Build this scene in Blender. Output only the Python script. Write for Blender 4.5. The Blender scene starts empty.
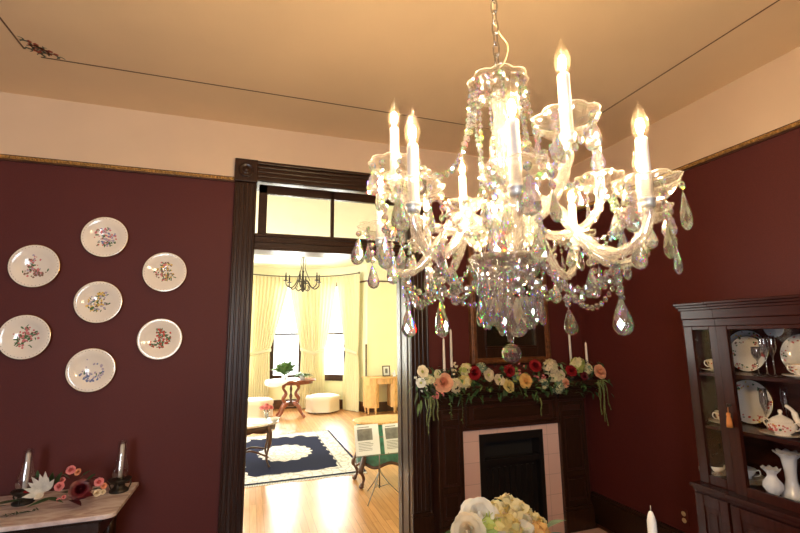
import bpy, math, random
from mathutils import Vector, Matrix, noise
PI = math.pi
rnd = random.Random(7)
scene = bpy.context.scene
COL = scene.collection
# ------------------------------------------------------------------ camera
H = 1.625
FPX = 434.99
def _axes(yaw, pitch, roll):
    cy, sy, cp, sp = math.cos(yaw), math.sin(yaw), math.cos(pitch), math.sin(pitch)
    f = Vector((sy*cp, cy*cp, sp)); r = Vector((cy, -sy, 0)); u = r.cross(f)
    c, s = math.cos(roll), math.sin(roll)
    return c*r + s*u, -s*r + c*u, f
RT, UP, FW = _axes(math.radians(18.89), math.radians(8.97), math.radians(-0.685))
EYE = Vector((0, 0, H))
cam_d = bpy.data.cameras.new('camera')
cam = bpy.data.objects.new('camera', cam_d); COL.objects.link(cam)
cam_d.sensor_width = 36; cam_d.lens = FPX/800*36; cam_d.clip_start = 0.02
cam.matrix_world = Matrix(((RT.x, UP.x, -FW.x, EYE.x), (RT.y, UP.y, -FW.y, EYE.y), (RT.z, UP.z, -FW.z, EYE.z), (0, 0, 0, 1)))
scene.camera = cam
# measured from the photograph: the point of a known plane seen at a pixel
def ray(x, y): return RT*((x-400)/FPX) + UP*((266.5-y)/FPX) + FW
def at_y(x, y, Y): r = ray(x, y); return EYE + r*(Y/r.y)
def at_x(x, y, X): r = ray(x, y); return EYE + r*(X/r.x)
def at_z(x, y, Z): r = ray(x, y); return EYE + r*((Z-H)/r.z)

# ------------------------------------------------------------------ materials
def new_mat(name):
    m = bpy.data.materials.new(name); m.use_nodes = True
    return m, m.node_tree.nodes, m.node_tree.links, m.node_tree.nodes['Principled BSDF']
def pm(name, col, rough=.5, metal=0., spec=.5, var=0., vscale=20., bump=0., bscale=60., emit=0., sheen=0., sub=0., stretch=None, col2=None, coat=0.):
    m, N, L, b = new_mat(name)
    b.inputs['Base Color'].default_value = (*col, 1); b.inputs['Roughness'].default_value = rough
    b.inputs['Metallic'].default_value = metal; b.inputs['Specular IOR Level'].default_value = spec
    if coat: b.inputs['Coat Weight'].default_value = coat; b.inputs['Coat Roughness'].default_value = .08
    if sheen: b.inputs['Sheen Weight'].default_value = sheen
    if sub: b.inputs['Subsurface Weight'].default_value = sub; b.inputs['Subsurface Radius'].default_value = (.02, .015, .01)
    if emit: b.inputs['Emission Color'].default_value = (*col, 1); b.inputs['Emission Strength'].default_value = emit
    if var or bump or col2:
        tc = N.new('ShaderNodeTexCoord'); mp = N.new('ShaderNodeMapping'); L.new(tc.outputs['Object'], mp.inputs[0])
        if stretch: mp.inputs['Scale'].default_value = stretch
    if var or col2:
        nz = N.new('ShaderNodeTexNoise'); nz.inputs['Scale'].default_value = vscale; nz.inputs['Detail'].default_value = 6
        L.new(mp.outputs[0], nz.inputs['Vector'])
        cr = N.new('ShaderNodeValToRGB'); cr.color_ramp.elements[0].position = .3; cr.color_ramp.elements[1].position = .7
        a = tuple(max(0, c*(1-var)) for c in col); c2 = col2 or tuple(min(1, c*(1+var)) for c in col)
        cr.color_ramp.elements[0].color = (*a, 1); cr.color_ramp.elements[1].color = (*c2, 1)
        L.new(nz.outputs[0], cr.inputs[0]); L.new(cr.outputs[0], b.inputs['Base Color'])
    if bump:
        n2 = N.new('ShaderNodeTexNoise'); n2.inputs['Scale'].default_value = bscale; n2.inputs['Detail'].default_value = 3
        L.new(mp.outputs[0], n2.inputs['Vector'])
        bp = N.new('ShaderNodeBump'); bp.inputs['Strength'].default_value = bump; bp.inputs['Distance'].default_value = .01
        L.new(n2.outputs[0], bp.inputs['Height']); L.new(bp.outputs[0], b.inputs['Normal'])
    return m
def mix_shader(name, parts):
    """parts: list of (weight, node type, {inputs})"""
    m = bpy.data.materials.new(name); m.use_nodes = True
    N, L = m.node_tree.nodes, m.node_tree.links
    N.clear(); out = N.new('ShaderNodeOutputMaterial')
    cur = None; tot = 0
    for w, t, ins in parts:
        n = N.new(t)
        for k, v in ins.items(): n.inputs[k].default_value = v
        tot += w
        if cur is None: cur = n.outputs[0]
        else:
            mx = N.new('ShaderNodeMixShader'); mx.inputs[0].default_value = w/tot
            L.new(cur, mx.inputs[1]); L.new(n.outputs[0], mx.inputs[2]); cur = mx.outputs[0]
    L.new(cur, out.inputs[0])
    return m
def petal_mat(name, col, tr=.38):
    """thin petals: part of the light goes through, with a slight mottling"""
    m = bpy.data.materials.new(name); m.use_nodes = True
    N, L = m.node_tree.nodes, m.node_tree.links; b = N['Principled BSDF']; out = N['Material Output']
    tc = N.new('ShaderNodeTexCoord'); nz = N.new('ShaderNodeTexNoise'); nz.inputs['Scale'].default_value = 35; L.new(tc.outputs['Object'], nz.inputs['Vector'])
    cr = N.new('ShaderNodeValToRGB'); cr.color_ramp.elements[0].position = .3; cr.color_ramp.elements[1].position = .7
    cr.color_ramp.elements[0].color = (*[c*.86 for c in col], 1); cr.color_ramp.elements[1].color = (*[min(1, c*1.1) for c in col], 1)
    L.new(nz.outputs[0], cr.inputs[0]); L.new(cr.outputs[0], b.inputs['Base Color']); b.inputs['Roughness'].default_value = .6; b.inputs['Specular IOR Level'].default_value = .25
    t = N.new('ShaderNodeBsdfTranslucent'); L.new(cr.outputs[0], t.inputs[0]); mx = N.new('ShaderNodeMixShader'); mx.inputs[0].default_value = tr
    L.new(b.outputs[0], mx.inputs[1]); L.new(t.outputs[0], mx.inputs[2]); L.new(mx.outputs[0], out.inputs[0])
    return m
M = {}
M['wood'] = pm('dark_walnut', (.032, .013, .007), .28, spec=.32, var=.3, vscale=9, stretch=(9, 9, .8), bump=.05, bscale=40)
M['wood_h'] = pm('dark_walnut_across', (.033, .013, .007), .28, spec=.32, var=.3, vscale=9, stretch=(.8, 9, 9), bump=.05, bscale=40)
M['mahogany'] = pm('mahogany', (.034, .0075, .005), .24, spec=.22, var=.25, vscale=5, stretch=(8, 1, 8))
M['mahogany_v'] = pm('mahogany_upright', (.036, .008, .005), .24, spec=.22, var=.25, vscale=5, stretch=(8, 8, .8))
M['mantelwood'] = pm('mantel_wood', (.045, .015, .009), .35, var=.25, vscale=8, stretch=(1, 8, 8))
M['red'] = pm('maroon_wall_fabric', (.086, .0130, .0105), .62, spec=.35, var=.14, vscale=160, bump=.12, bscale=500)
M['cream'] = pm('cream_plaster', (.70, .52, .36), .8, var=.03, vscale=3)
M['ceil'] = pm('ceiling_paint', (.86, .65, .42), .75, var=.03, vscale=2)
M['pceil'] = pm('parlor_ceiling_paint', (.90, .88, .68), .8)
M['pwall'] = pm('yellow_wall_paint', (.92, .89, .60), .75, var=.03, vscale=3)
M['gold'] = pm('gilt', (.45, .26, .08), .35, metal=.6, var=.4, vscale=60)
M['giltwood'] = pm('gilt_wood', (.16, .06, .022), .35, metal=.25, var=.5, vscale=30)
M['iron'] = pm('dark_iron', (.05, .042, .035), .45, metal=.7)
M['pewter'] = pm('pewter', (.22, .2, .18), .3, metal=.9)
M['steel'] = pm('steel', (.5, .47, .44), .22, metal=1.)
M['silver'] = pm('silver_plate', (.75, .72, .68), .15, metal=1.)
M['satin'] = pm('satin_silver', (.86, .82, .76), .45, metal=.55)
M['brass'] = pm('brass', (.5, .33, .12), .28, metal=1.)
M['wax'] = pm('candle_wax', (.86, .80, .72), .45, sub=.2)
M['sleeve'] = pm('candle_sleeve', (.86, .80, .74), .5)
M['wick'] = pm('wick', (.3, .25, .2), .8)
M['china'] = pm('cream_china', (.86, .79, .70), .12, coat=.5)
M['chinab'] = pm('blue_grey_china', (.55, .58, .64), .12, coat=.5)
M['milk'] = pm('milk_glass', (.78, .79, .84), .12, coat=.6)
M['milkedge'] = pm('milk_glass_frill', (.50, .50, .54), .12, coat=.6)
M['gilt'] = pm('gilt_edge', (.55, .36, .12), .25, metal=.8)
M['pink'] = petal_mat('pink_petal', (.82, .30, .30))
M['rosered'] = petal_mat('red_petal', (.30, .012, .018))
M['darkred'] = pm('dark_red_velvet', (.10, .006, .012), .45, var=.4, vscale=25)
M['peach'] = petal_mat('peach_petal', (.90, .48, .30))
M['creamp'] = petal_mat('cream_petal', (.86, .74, .52))
M['whitep'] = petal_mat('white_petal', (.86, .84, .76))
M['yellowp'] = petal_mat('pale_yellow_petal', (.86, .72, .30))
M['goldp'] = petal_mat('golden_petal', (.86, .55, .20))
M['hyd'] = petal_mat('hydrangea_petal', (.86, .80, .50))
M['hydg'] = petal_mat('green_hydrangea_petal', (.55, .62, .18))
M['coral'] = petal_mat('coral_petal', (.85, .40, .22))
M['leaf'] = pm('leaf_green', (.028, .07, .025), .42, var=.5, vscale=20)
M['leafl'] = pm('leaf_light', (.11, .20, .06), .42, var=.4, vscale=20)
M['sage'] = pm('sage_leaf', (.16, .24, .16), .5, var=.3, vscale=20)
M['strand'] = pm('trailing_green', (.14, .17, .05), .6, var=.4, vscale=60)
M['blue'] = pm('blue_print', (.16, .20, .38), .55, spec=.25)
M['pfl'] = pm('pink_print', (.60, .19, .20), .55, spec=.25)
M['rfl'] = pm('red_print', (.48, .06, .04), .55, spec=.25)
M['gfl'] = pm('green_print', (.07, .14, .055), .55, spec=.25)
M['lfl'] = pm('lilac_print', (.42, .36, .46), .55, spec=.25)
M['yfl'] = pm('yellow_print', (.70, .48, .12), .55, spec=.25)
M['bfl'] = pm('brown_print', (.22, .13, .09), .55, spec=.25)
M['black'] = pm('soot_black', (.012, .010, .009), .6)
M['blackmetal'] = pm('black_cast_iron', (.016, .013, .012), .4, metal=.3)
M['white'] = pm('white_cloth', (.85, .83, .79), .8, bump=.15, bscale=40)
M['lace'] = pm('lace_cloth', (.86, .85, .82), .8, bump=.3, bscale=120)
M['pouf'] = pm('cream_upholstery', (.85, .78, .64), .8, bump=.2, bscale=50)
M['velvet'] = pm('green_velvet', (.05, .25, .18), .6, var=.4, vscale=16, sheen=.5)
M['honey'] = pm('honey_wood', (.74, .44, .18), .25, var=.25, vscale=8, stretch=(8, 8, 1))
M['redwood'] = pm('red_brown_wood', (.24, .065, .028), .3, var=.4, vscale=14)
M['brownw'] = pm('brown_carved_wood', (.075, .028, .014), .3, var=.4, vscale=14)
M['ink'] = pm('printed_grey', (.22, .21, .20), .7, var=.45, vscale=14)
M['tassel'] = pm('orange_silk', (.62, .22, .05), .6)
M['ivory'] = pm('ivory_plastic', (.62, .50, .34), .4)
M['paint_line'] = pm('brown_line_paint', (.16, .08, .04), .7)
M['paint_green'] = pm('ceiling_green_paint', (.13, .16, .12), .7)
M['paint_red'] = pm('ceiling_red_paint', (.45, .10, .06), .7)
M['rodm'] = pm('curtain_rod_wood', (.10, .07, .05), .4)
M['tablew'] = pm('table_cloth', (.30, .20, .13), .7)
M['cord'] = pm('clear_cord', (.75, .6, .35), .25)
M['paper'] = mix_shader('paper', [(.7, 'ShaderNodeBsdfDiffuse', {'Color': (.88, .87, .86, 1)}), (.3, 'ShaderNodeBsdfTranslucent', {'Color': (.9, .9, .9, 1)})])
M['glass'] = mix_shader('pane_glass', [(.90, 'ShaderNodeBsdfTransparent', {'Color': (.96, .97, .95, 1)}), (.10, 'ShaderNodeBsdfGlossy', {'Roughness': .02})])
M['cabglass'] = mix_shader('cabinet_glass', [(.955, 'ShaderNodeBsdfTransparent', {}), (.045, 'ShaderNodeBsdfGlossy', {'Roughness': .03})])
M['chimney'] = mix_shader('chimney_glass', [(.72, 'ShaderNodeBsdfTransparent', {}), (.28, 'ShaderNodeBsdfGlossy', {'Roughness': .08})])
M['stemware'] = mix_shader('stemware_glass', [(.66, 'ShaderNodeBsdfTransparent', {'Color': (.92, .92, .95, 1)}), (.34, 'ShaderNodeBsdfGlossy', {'Roughness': .05})])
M['bulb'] = mix_shader('bulb_glass', [(.885, 'ShaderNodeBsdfTransparent', {'Color': (1, .97, .9, 1)}), (.10, 'ShaderNodeBsdfGlossy', {'Roughness': .03}), (.0014, 'ShaderNodeBsdfTranslucent', {'Color': (1, .86, .62, 1)})])
def crystal():
    """cut lead crystal: the three colours refract by slightly different amounts"""
    m = bpy.data.materials.new('cut_crystal'); m.use_nodes = True
    N, L = m.node_tree.nodes, m.node_tree.links; N.clear(); out = N.new('ShaderNodeOutputMaterial'); cur = None
    for c, ior in (((1, 0, 0, 1), 1.543), ((0, 1, 0, 1), 1.555), ((0, 0, 1, 1), 1.569)):
        n = N.new('ShaderNodeBsdfGlass'); n.inputs['Color'].default_value = c; n.inputs['IOR'].default_value = ior; n.inputs['Roughness'].default_value = 0
        if cur is None: cur = n.outputs[0]
        else:
            a = N.new('ShaderNodeAddShader'); L.new(cur, a.inputs[0]); L.new(n.outputs[0], a.inputs[1]); cur = a.outputs[0]
    for w, t, ins in ((.28, 'ShaderNodeBsdfTransparent', {}), (.25, 'ShaderNodeBsdfGlossy', {'Roughness': .08}), (.035, 'ShaderNodeBsdfTranslucent', {'Color': (1, .95, .88, 1)})):
        n = N.new(t)
        for k, v in ins.items(): n.inputs[k].default_value = v
        mx = N.new('ShaderNodeMixShader'); mx.inputs[0].default_value = w; L.new(cur, mx.inputs[1]); L.new(n.outputs[0], mx.inputs[2]); cur = mx.outputs[0]
    L.new(cur, out.inputs[0]); return m
M['crystal'] = crystal()
M['rope'] = mix_shader('rope_glass', [(.50, 'ShaderNodeBsdfTransparent', {}), (.05, 'ShaderNodeBsdfTranslucent', {'Color': (1, .95, .86, 1)}), (.05, 'ShaderNodeBsdfDiffuse', {'Color': (.95, .90, .80, 1)}), (.34, 'ShaderNodeBsdfGlossy', {'Roughness': .12})])
M['sideglass'] = mix_shader('side_bay_glass', [(.985, 'ShaderNodeBsdfTransparent', {}), (.015, 'ShaderNodeBsdfGlossy', {'Roughness': .03})])
M['filament'] = mix_shader('glowing_filament', [(1, 'ShaderNodeEmission', {'Color': (1, .72, .42, 1), 'Strength': 3800})])
M['dish'] = mix_shader('dish_glass', [(.70, 'ShaderNodeBsdfTransparent', {}), (.025, 'ShaderNodeBsdfTranslucent', {'Color': (1, .95, .86, 1)}), (.26, 'ShaderNodeBsdfGlossy', {'Roughness': .08})])
M['curtain'] = mix_shader('curtain_cloth', [(.945, 'ShaderNodeBsdfDiffuse', {'Color': (.82, .74, .50, 1)}), (.055, 'ShaderNodeBsdfTranslucent', {'Color': (.92, .80, .50, 1)})])
M['sheer'] = mix_shader('tieback_cloth', [(.6, 'ShaderNodeBsdfDiffuse', {'Color': (.9, .84, .66, 1)}), (.4, 'ShaderNodeBsdfTranslucent', {'Color': (.9, .84, .66, 1)})])
M['mirror'] = pm('aged_mirror', (.10, .075, .045), .12, metal=.85)

def floor_mat(name, base, plank, rough, seam):
    m, N, L, b = new_mat(name)
    tc = N.new('ShaderNodeTexCoord'); mp = N.new('ShaderNodeMapping'); L.new(tc.outputs['Object'], mp.inputs[0])
    mp.inputs['Rotation'].default_value = (0, 0, PI/2)
    br = N.new('ShaderNodeTexBrick'); L.new(mp.outputs[0], br.inputs[0])
    br.inputs['Scale'].default_value = 1; br.inputs['Brick Width'].default_value = 1.6; br.inputs['Row Height'].default_value = plank
    br.inputs['Mortar Size'].default_value = .0025; br.inputs['Mortar'].default_value = (*[c*seam for c in base], 1)
    br.inputs['Color1'].default_value = (*[c*.85 for c in base], 1); br.inputs['Color2'].default_value = (*[min(1, c*1.15) for c in base], 1)
    mp2 = N.new('ShaderNodeMapping'); L.new(tc.outputs['Object'], mp2.inputs[0]); mp2.inputs['Scale'].default_value = (14, 1, 1)
    nz = N.new('ShaderNodeTexNoise'); nz.inputs['Scale'].default_value = 4; nz.inputs['Detail'].default_value = 6; L.new(mp2.outputs[0], nz.inputs['Vector'])
    mx = N.new('ShaderNodeMix'); mx.data_type = 'RGBA'; mx.blend_type = 'OVERLAY'; mx.inputs[0].default_value = .35
    L.new(br.outputs['Color'], mx.inputs[6]); L.new(nz.outputs[0], mx.inputs[7]); L.new(mx.outputs[2], b.inputs['Base Color'])
    b.inputs['Roughness'].default_value = rough
    return m
M['oak'] = floor_mat('oak_floor', (.54, .27, .11), .06, .27, .6)
M['darkfloor'] = floor_mat('dark_floor', (.10, .03, .018), .06, .3, .4)

def marble():
    m, N, L, b = new_mat('pink_grey_marble')
    tc = N.new('ShaderNodeTexCoord'); nz = N.new('ShaderNodeTexNoise'); nz.inputs['Scale'].default_value = 7; nz.inputs['Detail'].default_value = 9; nz.inputs['Distortion'].default_value = 1.4
    mp = N.new('ShaderNodeMapping'); mp.inputs['Scale'].default_value = (1, 2.4, 1); L.new(tc.outputs['Object'], mp.inputs[0]); L.new(mp.outputs[0], nz.inputs['Vector'])
    cr = N.new('ShaderNodeValToRGB'); e = cr.color_ramp.elements
    e[0].position = .32; e[0].color = (.50, .38, .36, 1); e[1].position = .62; e[1].color = (.84, .76, .74, 1)
    x = e.new(.48); x.color = (.70, .58, .55, 1)
    L.new(nz.outputs[0], cr.inputs[0]); L.new(cr.outputs[0], b.inputs['Base Color']); b.inputs['Roughness'].default_value = .25
    return m
M['marble'] = marble()

def tile_mat():
    m, N, L, b = new_mat('pink_hearth_tile')
    tc = N.new('ShaderNodeTexCoord'); mp = N.new('ShaderNodeMapping'); L.new(tc.outputs['Object'], mp.inputs[0])
    mp.inputs['Rotation'].default_value = (PI/2, 0, 0)
    br = N.new('ShaderNodeTexBrick'); L.new(mp.outputs[0], br.inputs[0]); br.offset = 0
    br.inputs['Scale'].default_value = 1; br.inputs['Brick Width'].default_value = .158; br.inputs['Row Height'].default_value = .158; br.inputs['Mortar Size'].default_value = .0022
    br.inputs['Color1'].default_value = (.78, .52, .45, 1); br.inputs['Color2'].default_value = (.82, .55, .47, 1); br.inputs['Mortar'].default_value = (.60, .39, .33, 1)
    L.new(br.outputs['Color'], b.inputs['Base Color']); b.inputs['Roughness'].default_value = .3
    return m
M['tile'] = tile_mat()

def rug_mat(hw, hh):
    m, N, L, b = new_mat('navy_and_cream_rug')
    def mth(op, *a):
        n = N.new('ShaderNodeMath'); n.operation = op
        for i, v in enumerate(a):
            if isinstance(v, (int, float)): n.inputs[i].default_value = v
            else: L.new(v, n.inputs[i])
        return n.outputs[0]
    tc = N.new('ShaderNodeTexCoord'); sp = N.new('ShaderNodeSeparateXYZ'); L.new(tc.outputs['Object'], sp.inputs[0])
    ax, ay = mth('ABSOLUTE', sp.outputs[0]), mth('ABSOLUTE', sp.outputs[1])
    ex, ey = mth('SUBTRACT', hw, ax), mth('SUBTRACT', hh, ay)          # distance in from the edges
    ed = mth('MINIMUM', ex, ey)
    nz = N.new('ShaderNodeTexNoise'); nz.inputs['Scale'].default_value = 7; nz.inputs['Detail'].default_value = 3; L.new(tc.outputs['Object'], nz.inputs['Vector'])
    nv = nz.outputs[0]
    sc = mth('MULTIPLY', mth('ADD', mth('SINE', mth('MULTIPLY', sp.outputs[0], 26)), mth('SINE', mth('MULTIPLY', sp.outputs[1], 26))), .022)
    corner = mth('MULTIPLY', mth('MAXIMUM', mth('SUBTRACT', .62, mth('ADD', ex, ey)), 0), .0)
    # corners of the field are cut away by a cream spandrel
    cs = mth('LESS_THAN', mth('ADD', mth('ADD', ex, mth('MULTIPLY', ey, .9)), mth('ADD', mth('MULTIPLY', sc, 2.2), mth('MULTIPLY', nv, .12))), .74)
    fb = mth('LESS_THAN', mth('ADD', ed, mth('ADD', sc, mth('MULTIPLY', nv, .10))), .32)
    notfield = mth('MAXIMUM', cs, fb)
    ang = mth('ARCTAN2', sp.outputs[1], sp.outputs[0])
    rr = mth('SQRT', mth('ADD', mth('POWER', mth('DIVIDE', ax, .36), 2), mth('POWER', mth('DIVIDE', ay, .44), 2)))
    med = mth('LESS_THAN', mth('ADD', rr, mth('MULTIPLY', mth('SINE', mth('MULTIPLY', ang, 16)), .05)), 1)
    ring = mth('MULTIPLY', mth('GREATER_THAN', rr, .42), mth('LESS_THAN', rr, .48))
    voro = N.new('ShaderNodeTexVoronoi'); voro.inputs['Scale'].default_value = 11; voro.feature = 'DISTANCE_TO_EDGE'; L.new(tc.outputs['Object'], voro.inputs['Vector'])
    motif = mth('LESS_THAN', voro.outputs['Distance'], .07)
    cream = mth('MAXIMUM', notfield, med)
    inkm = mth('MULTIPLY', motif, .38)
    line1 = mth('LESS_THAN', ed, .035)
    line2 = mth('MULTIPLY', mth('GREATER_THAN', ed, .24), mth('LESS_THAN', ed, .262))
    dark = mth('MAXIMUM', line1, mth('MULTIPLY', line2, .55))
    dark = mth('MAXIMUM', dark, mth('MULTIPLY', ring, .35))
    dark = mth('MAXIMUM', dark, inkm)
    dark = mth('MAXIMUM', dark, mth('SUBTRACT', 1, cream))
    mx = N.new('ShaderNodeMix'); mx.data_type = 'RGBA'; L.new(dark, mx.inputs[0])
    mx.inputs[6].default_value = (.80, .76, .74, 1); mx.inputs[7].default_value = (.010, .012, .040, 1)
    L.new(mx.outputs[2], b.inputs['Base Color']); b.inputs['Roughness'].default_value = .95; b.inputs['Specular IOR Level'].default_value = .1
    return m

# ------------------------------------------------------------------ mesh builder
class G:
    def __init__(s): s.v = []; s.f = []; s.m = []; s.s = []
    def add(s, vs, fs, mat=0, smooth=True, X=None):
        o = len(s.v)
        for p in vs:
            p = Vector(p); s.v.append(X @ p if X else p)
        for f in fs: s.f.append([i+o for i in f]); s.m.append(mat); s.s.append(smooth)
    def box(s, a, b, mat=0, X=None, ch=0.):
        x0, x1 = sorted((a[0], b[0])); y0, y1 = sorted((a[1], b[1])); z0, z1 = sorted((a[2], b[2]))
        vs = [(x0, y0, z0), (x1, y0, z0), (x1, y1, z0), (x0, y1, z0), (x0, y0, z1), (x1, y0, z1), (x1, y1, z1), (x0, y1, z1)]
        s.add(vs, [(0, 3, 2, 1), (4, 5, 6, 7), (0, 1, 5, 4), (1, 2, 6, 5), (2, 3, 7, 6), (3, 0, 4, 7)], mat, False, X)
    def lathe(s, prof, n=24, X=None, mat=0, smooth=True, mod=None, closed=False, a0=0., a1=2*PI):
        full = abs(a1-a0-2*PI) < 1e-6; k = n if full else n+1
        vs = []
        for r, z in prof:
            for j in range(k):
                a = a0+(a1-a0)*j/n
                q = mod(r, z, a) if mod else (r, z)
                vs.append((q[0]*math.cos(a), q[0]*math.sin(a), q[1]))
        fs = []
        m = len(prof); 
        for i in range(m if closed else m-1):
            i2 = (i+1) % m
            for j in range(n):
                j2 = (j+1) % k
                fs.append((i*k+j, i*k+j2, i2*k+j2, i2*k+j))
        s.add(vs, fs, mat, smooth, X)
    def tube(s, pts, r, n=8, mat=0, smooth=True, closed=False, cap=True, flute=0.):
        pts = [Vector(p) for p in pts]; m = len(pts)
        rs = r if isinstance(r, (list, tuple)) else [r]*m
        vs = []; up = None
        for i, p in enumerate(pts):
            if closed: t = pts[(i+1) % m]-pts[i-1]
            else: t = pts[min(i+1, m-1)]-pts[max(i-1, 0)]
            t.normalize()
            if up is None:
                up = Vector((0, 0, 1)) if abs(t.z) < .9 else Vector((1, 0, 0))
            a = up-t*up.dot(t)
            if a.length < 1e-5: a = t.orthogonal()
            a.normalize(); up = a; b = t.cross(a)
            for j in range(n):
                an = 2*PI*j/n
                k = rs[i]*(1+flute*((j % 2)*2-1))
                vs.append(p+a*(k*math.cos(an))+b*(k*math.sin(an)))
        fs = []
        for i in range(m if closed else m-1):
            i2 = (i+1) % m
            for j in range(n):
                j2 = (j+1) % n
                fs.append((i*n+j, i*n+j2, i2*n+j2, i2*n+j))
        if cap and not closed:
            fs.append(tuple(range(n-1, -1, -1))); fs.append(tuple((m-1)*n+j for j in range(n)))
        s.add(vs, fs, mat, smooth)
    def ell(s, c, r, nu=12, nv=8, mat=0, smooth=True, X=None):
        if isinstance(r, (int, float)): r = (r, r, r)
        vs = [(c[0], c[1], c[2]-r[2])]
        for i in range(1, nv):
            th = PI*i/nv
            for j in range(nu):
                a = 2*PI*j/nu
                vs.append((c[0]+r[0]*math.sin(th)*math.cos(a), c[1]+r[1]*math.sin(th)*math.sin(a), c[2]-r[2]*math.cos(th)))
        vs.append((c[0], c[1], c[2]+r[2])); e = len(vs)-1
        fs = [(0, 1+(j+1) % nu, 1+j) for j in range(nu)]
        for i in range(nv-2):
            for j in range(nu):
                a, b = 1+i*nu+j, 1+i*nu+(j+1) % nu
                fs.append((a, b, b+nu, a+nu))
        o = 1+(nv-2)*nu
        fs += [(o+j, o+(j+1) % nu, e) for j in range(nu)]
        s.add(vs, fs, mat, smooth, X)
    def patch(s, fn, nu, nv, mat=0, smooth=True, X=None):
        vs = [fn(-1+2*i/nu, j/nv) for j in range(nv+1) for i in range(nu+1)]
        fs = [(j*(nu+1)+i, j*(nu+1)+i+1, (j+1)*(nu+1)+i+1, (j+1)*(nu+1)+i) for j in range(nv) for i in range(nu)]
        s.add(vs, fs, mat, smooth, X)
    def prism(s, poly, h0, h1, mat=0, X=None, smooth=False):
        n = len(poly)
        vs = [(x, y, h0) for x, y in poly]+[(x, y, h1) for x, y in poly]
        s.add(vs, [tuple(range(n-1, -1, -1)), tuple(range(n, 2*n))]+[(i, (i+1) % n, n+(i+1) % n, n+i) for i in range(n)], mat, smooth, X)
    def build(s, name, mats, parent=None, sub=0, solid=0., bevel=0.):
        """verts are world coordinates unless the parent has been marked local"""
        off = Vector((0, 0, 0)); p = parent
        while p is not None: off += p.location; p = p.parent
        me = bpy.data.meshes.new(name)
        me.from_pydata([v-off for v in s.v], [], s.f)
        if not isinstance(mats, (list, tuple)): mats = [mats]
        for m in mats: me.materials.append(M[m] if isinstance(m, str) else m)
        me.polygons.foreach_set('material_index', s.m); me.polygons.foreach_set('use_smooth', s.s); me.update()
        o = bpy.data.objects.new(name, me); COL.objects.link(o)
        if parent is not None: o.parent = parent
        if bevel:
            b = o.modifiers.new('b', 'BEVEL'); b.width = bevel; b.segments = 2; b.limit_method = 'ANGLE'
        if solid:
            b = o.modifiers.new('s', 'SOLIDIFY'); b.thickness = solid
        if sub:
            b = o.modifiers.new('d', 'SUBSURF'); b.levels = sub; b.render_levels = sub
        return o
def recenter(o, loc):
    """give a top-level mesh its origin at loc"""
    loc = Vector(loc)
    o.data.transform(Matrix.Translation(-loc)); o.location = loc; return o
def tag(o, label, cat, group=None, kind=None):
    o['label'] = label; o['category'] = cat
    if group: o['group'] = group
    if kind: o['kind'] = kind
    return o
def thing(name, loc, label, cat, group=None):
    o = bpy.data.objects.new(name, None); COL.objects.link(o); o.location = loc; o.empty_display_size = .05
    return tag(o, label, cat, group)
def struct(o): o['kind'] = 'structure'; return o
def copy_tree(o, parent=None):
    c = o.copy(); COL.objects.link(c)
    if parent is not None: c.parent = parent
    for ch in list(o.children): copy_tree(ch, c)
    return c
def frame(origin, zdir, xhint=(1, 0, 0)):
    z = Vector(zdir).normalized(); x = Vector(xhint); x = x-z*x.dot(z)
    if x.length < 1e-4: x = z.orthogonal()
    x.normalize(); y = z.cross(x)
    return Matrix(((x.x, y.x, z.x, origin[0]), (x.y, y.y, z.y, origin[1]), (x.z, y.z, z.z, origin[2]), (0, 0, 0, 1)))
def crom(pts, k=6):
    P = [Vector(p) for p in pts]; P = [2*P[0]-P[1]]+P+[2*P[-1]-P[-2]]; out = []
    for i in range(1, len(P)-2):
        for j in range(k):
            t = j/k
            out.append(.5*((2*P[i])+(P[i+1]-P[i-1])*t+(2*P[i-1]-5*P[i]+4*P[i+1]-P[i+2])*t*t+(3*P[i]-P[i-1]-3*P[i+1]+P[i+2])*t**3))
    out.append(P[-2]); return out
def sag(a, b, d, n=12):
    a, b = Vector(a), Vector(b)
    return [a.lerp(b, i/n)-Vector((0, 0, d*4*(i/n)*(1-i/n))) for i in range(n+1)]

# ------------------------------------------------------------------ the dining room shell
YB, YP, XR, ZC, XL, YN = 3.344, 3.666, 2.92, 3.236, -2.15, -2.3
OX0, OX1 = 0.0, 1.217            # door opening
YM = (YB+YP)/2
def wall(name, boxes, mats):
    g = G()
    for a, b, m in boxes: g.box(a, b, m)
    return struct(g.build(name, mats))
RAIL = 2.785
bx = []
for x0, x1, zlo in ((XL-.12, OX0-.02, 0), (OX1+.02, XR+.12, 0)):
    bx += [((x0, YB, zlo), (x1, YM, RAIL), 0), ((x0, YB, RAIL), (x1, YM, ZC), 1)]
bx += [((OX0-.02, YB, 2.85), (OX1+.02, YM, ZC), 1)]
wall('wall_back', bx, ['red', 'cream'])
wall('wall_right', [((XR, YN, 0), (XR+.12, YB, RAIL), 0), ((XR, YN, RAIL), (XR+.12, YB, ZC), 1)], ['red', 'cream'])
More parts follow.
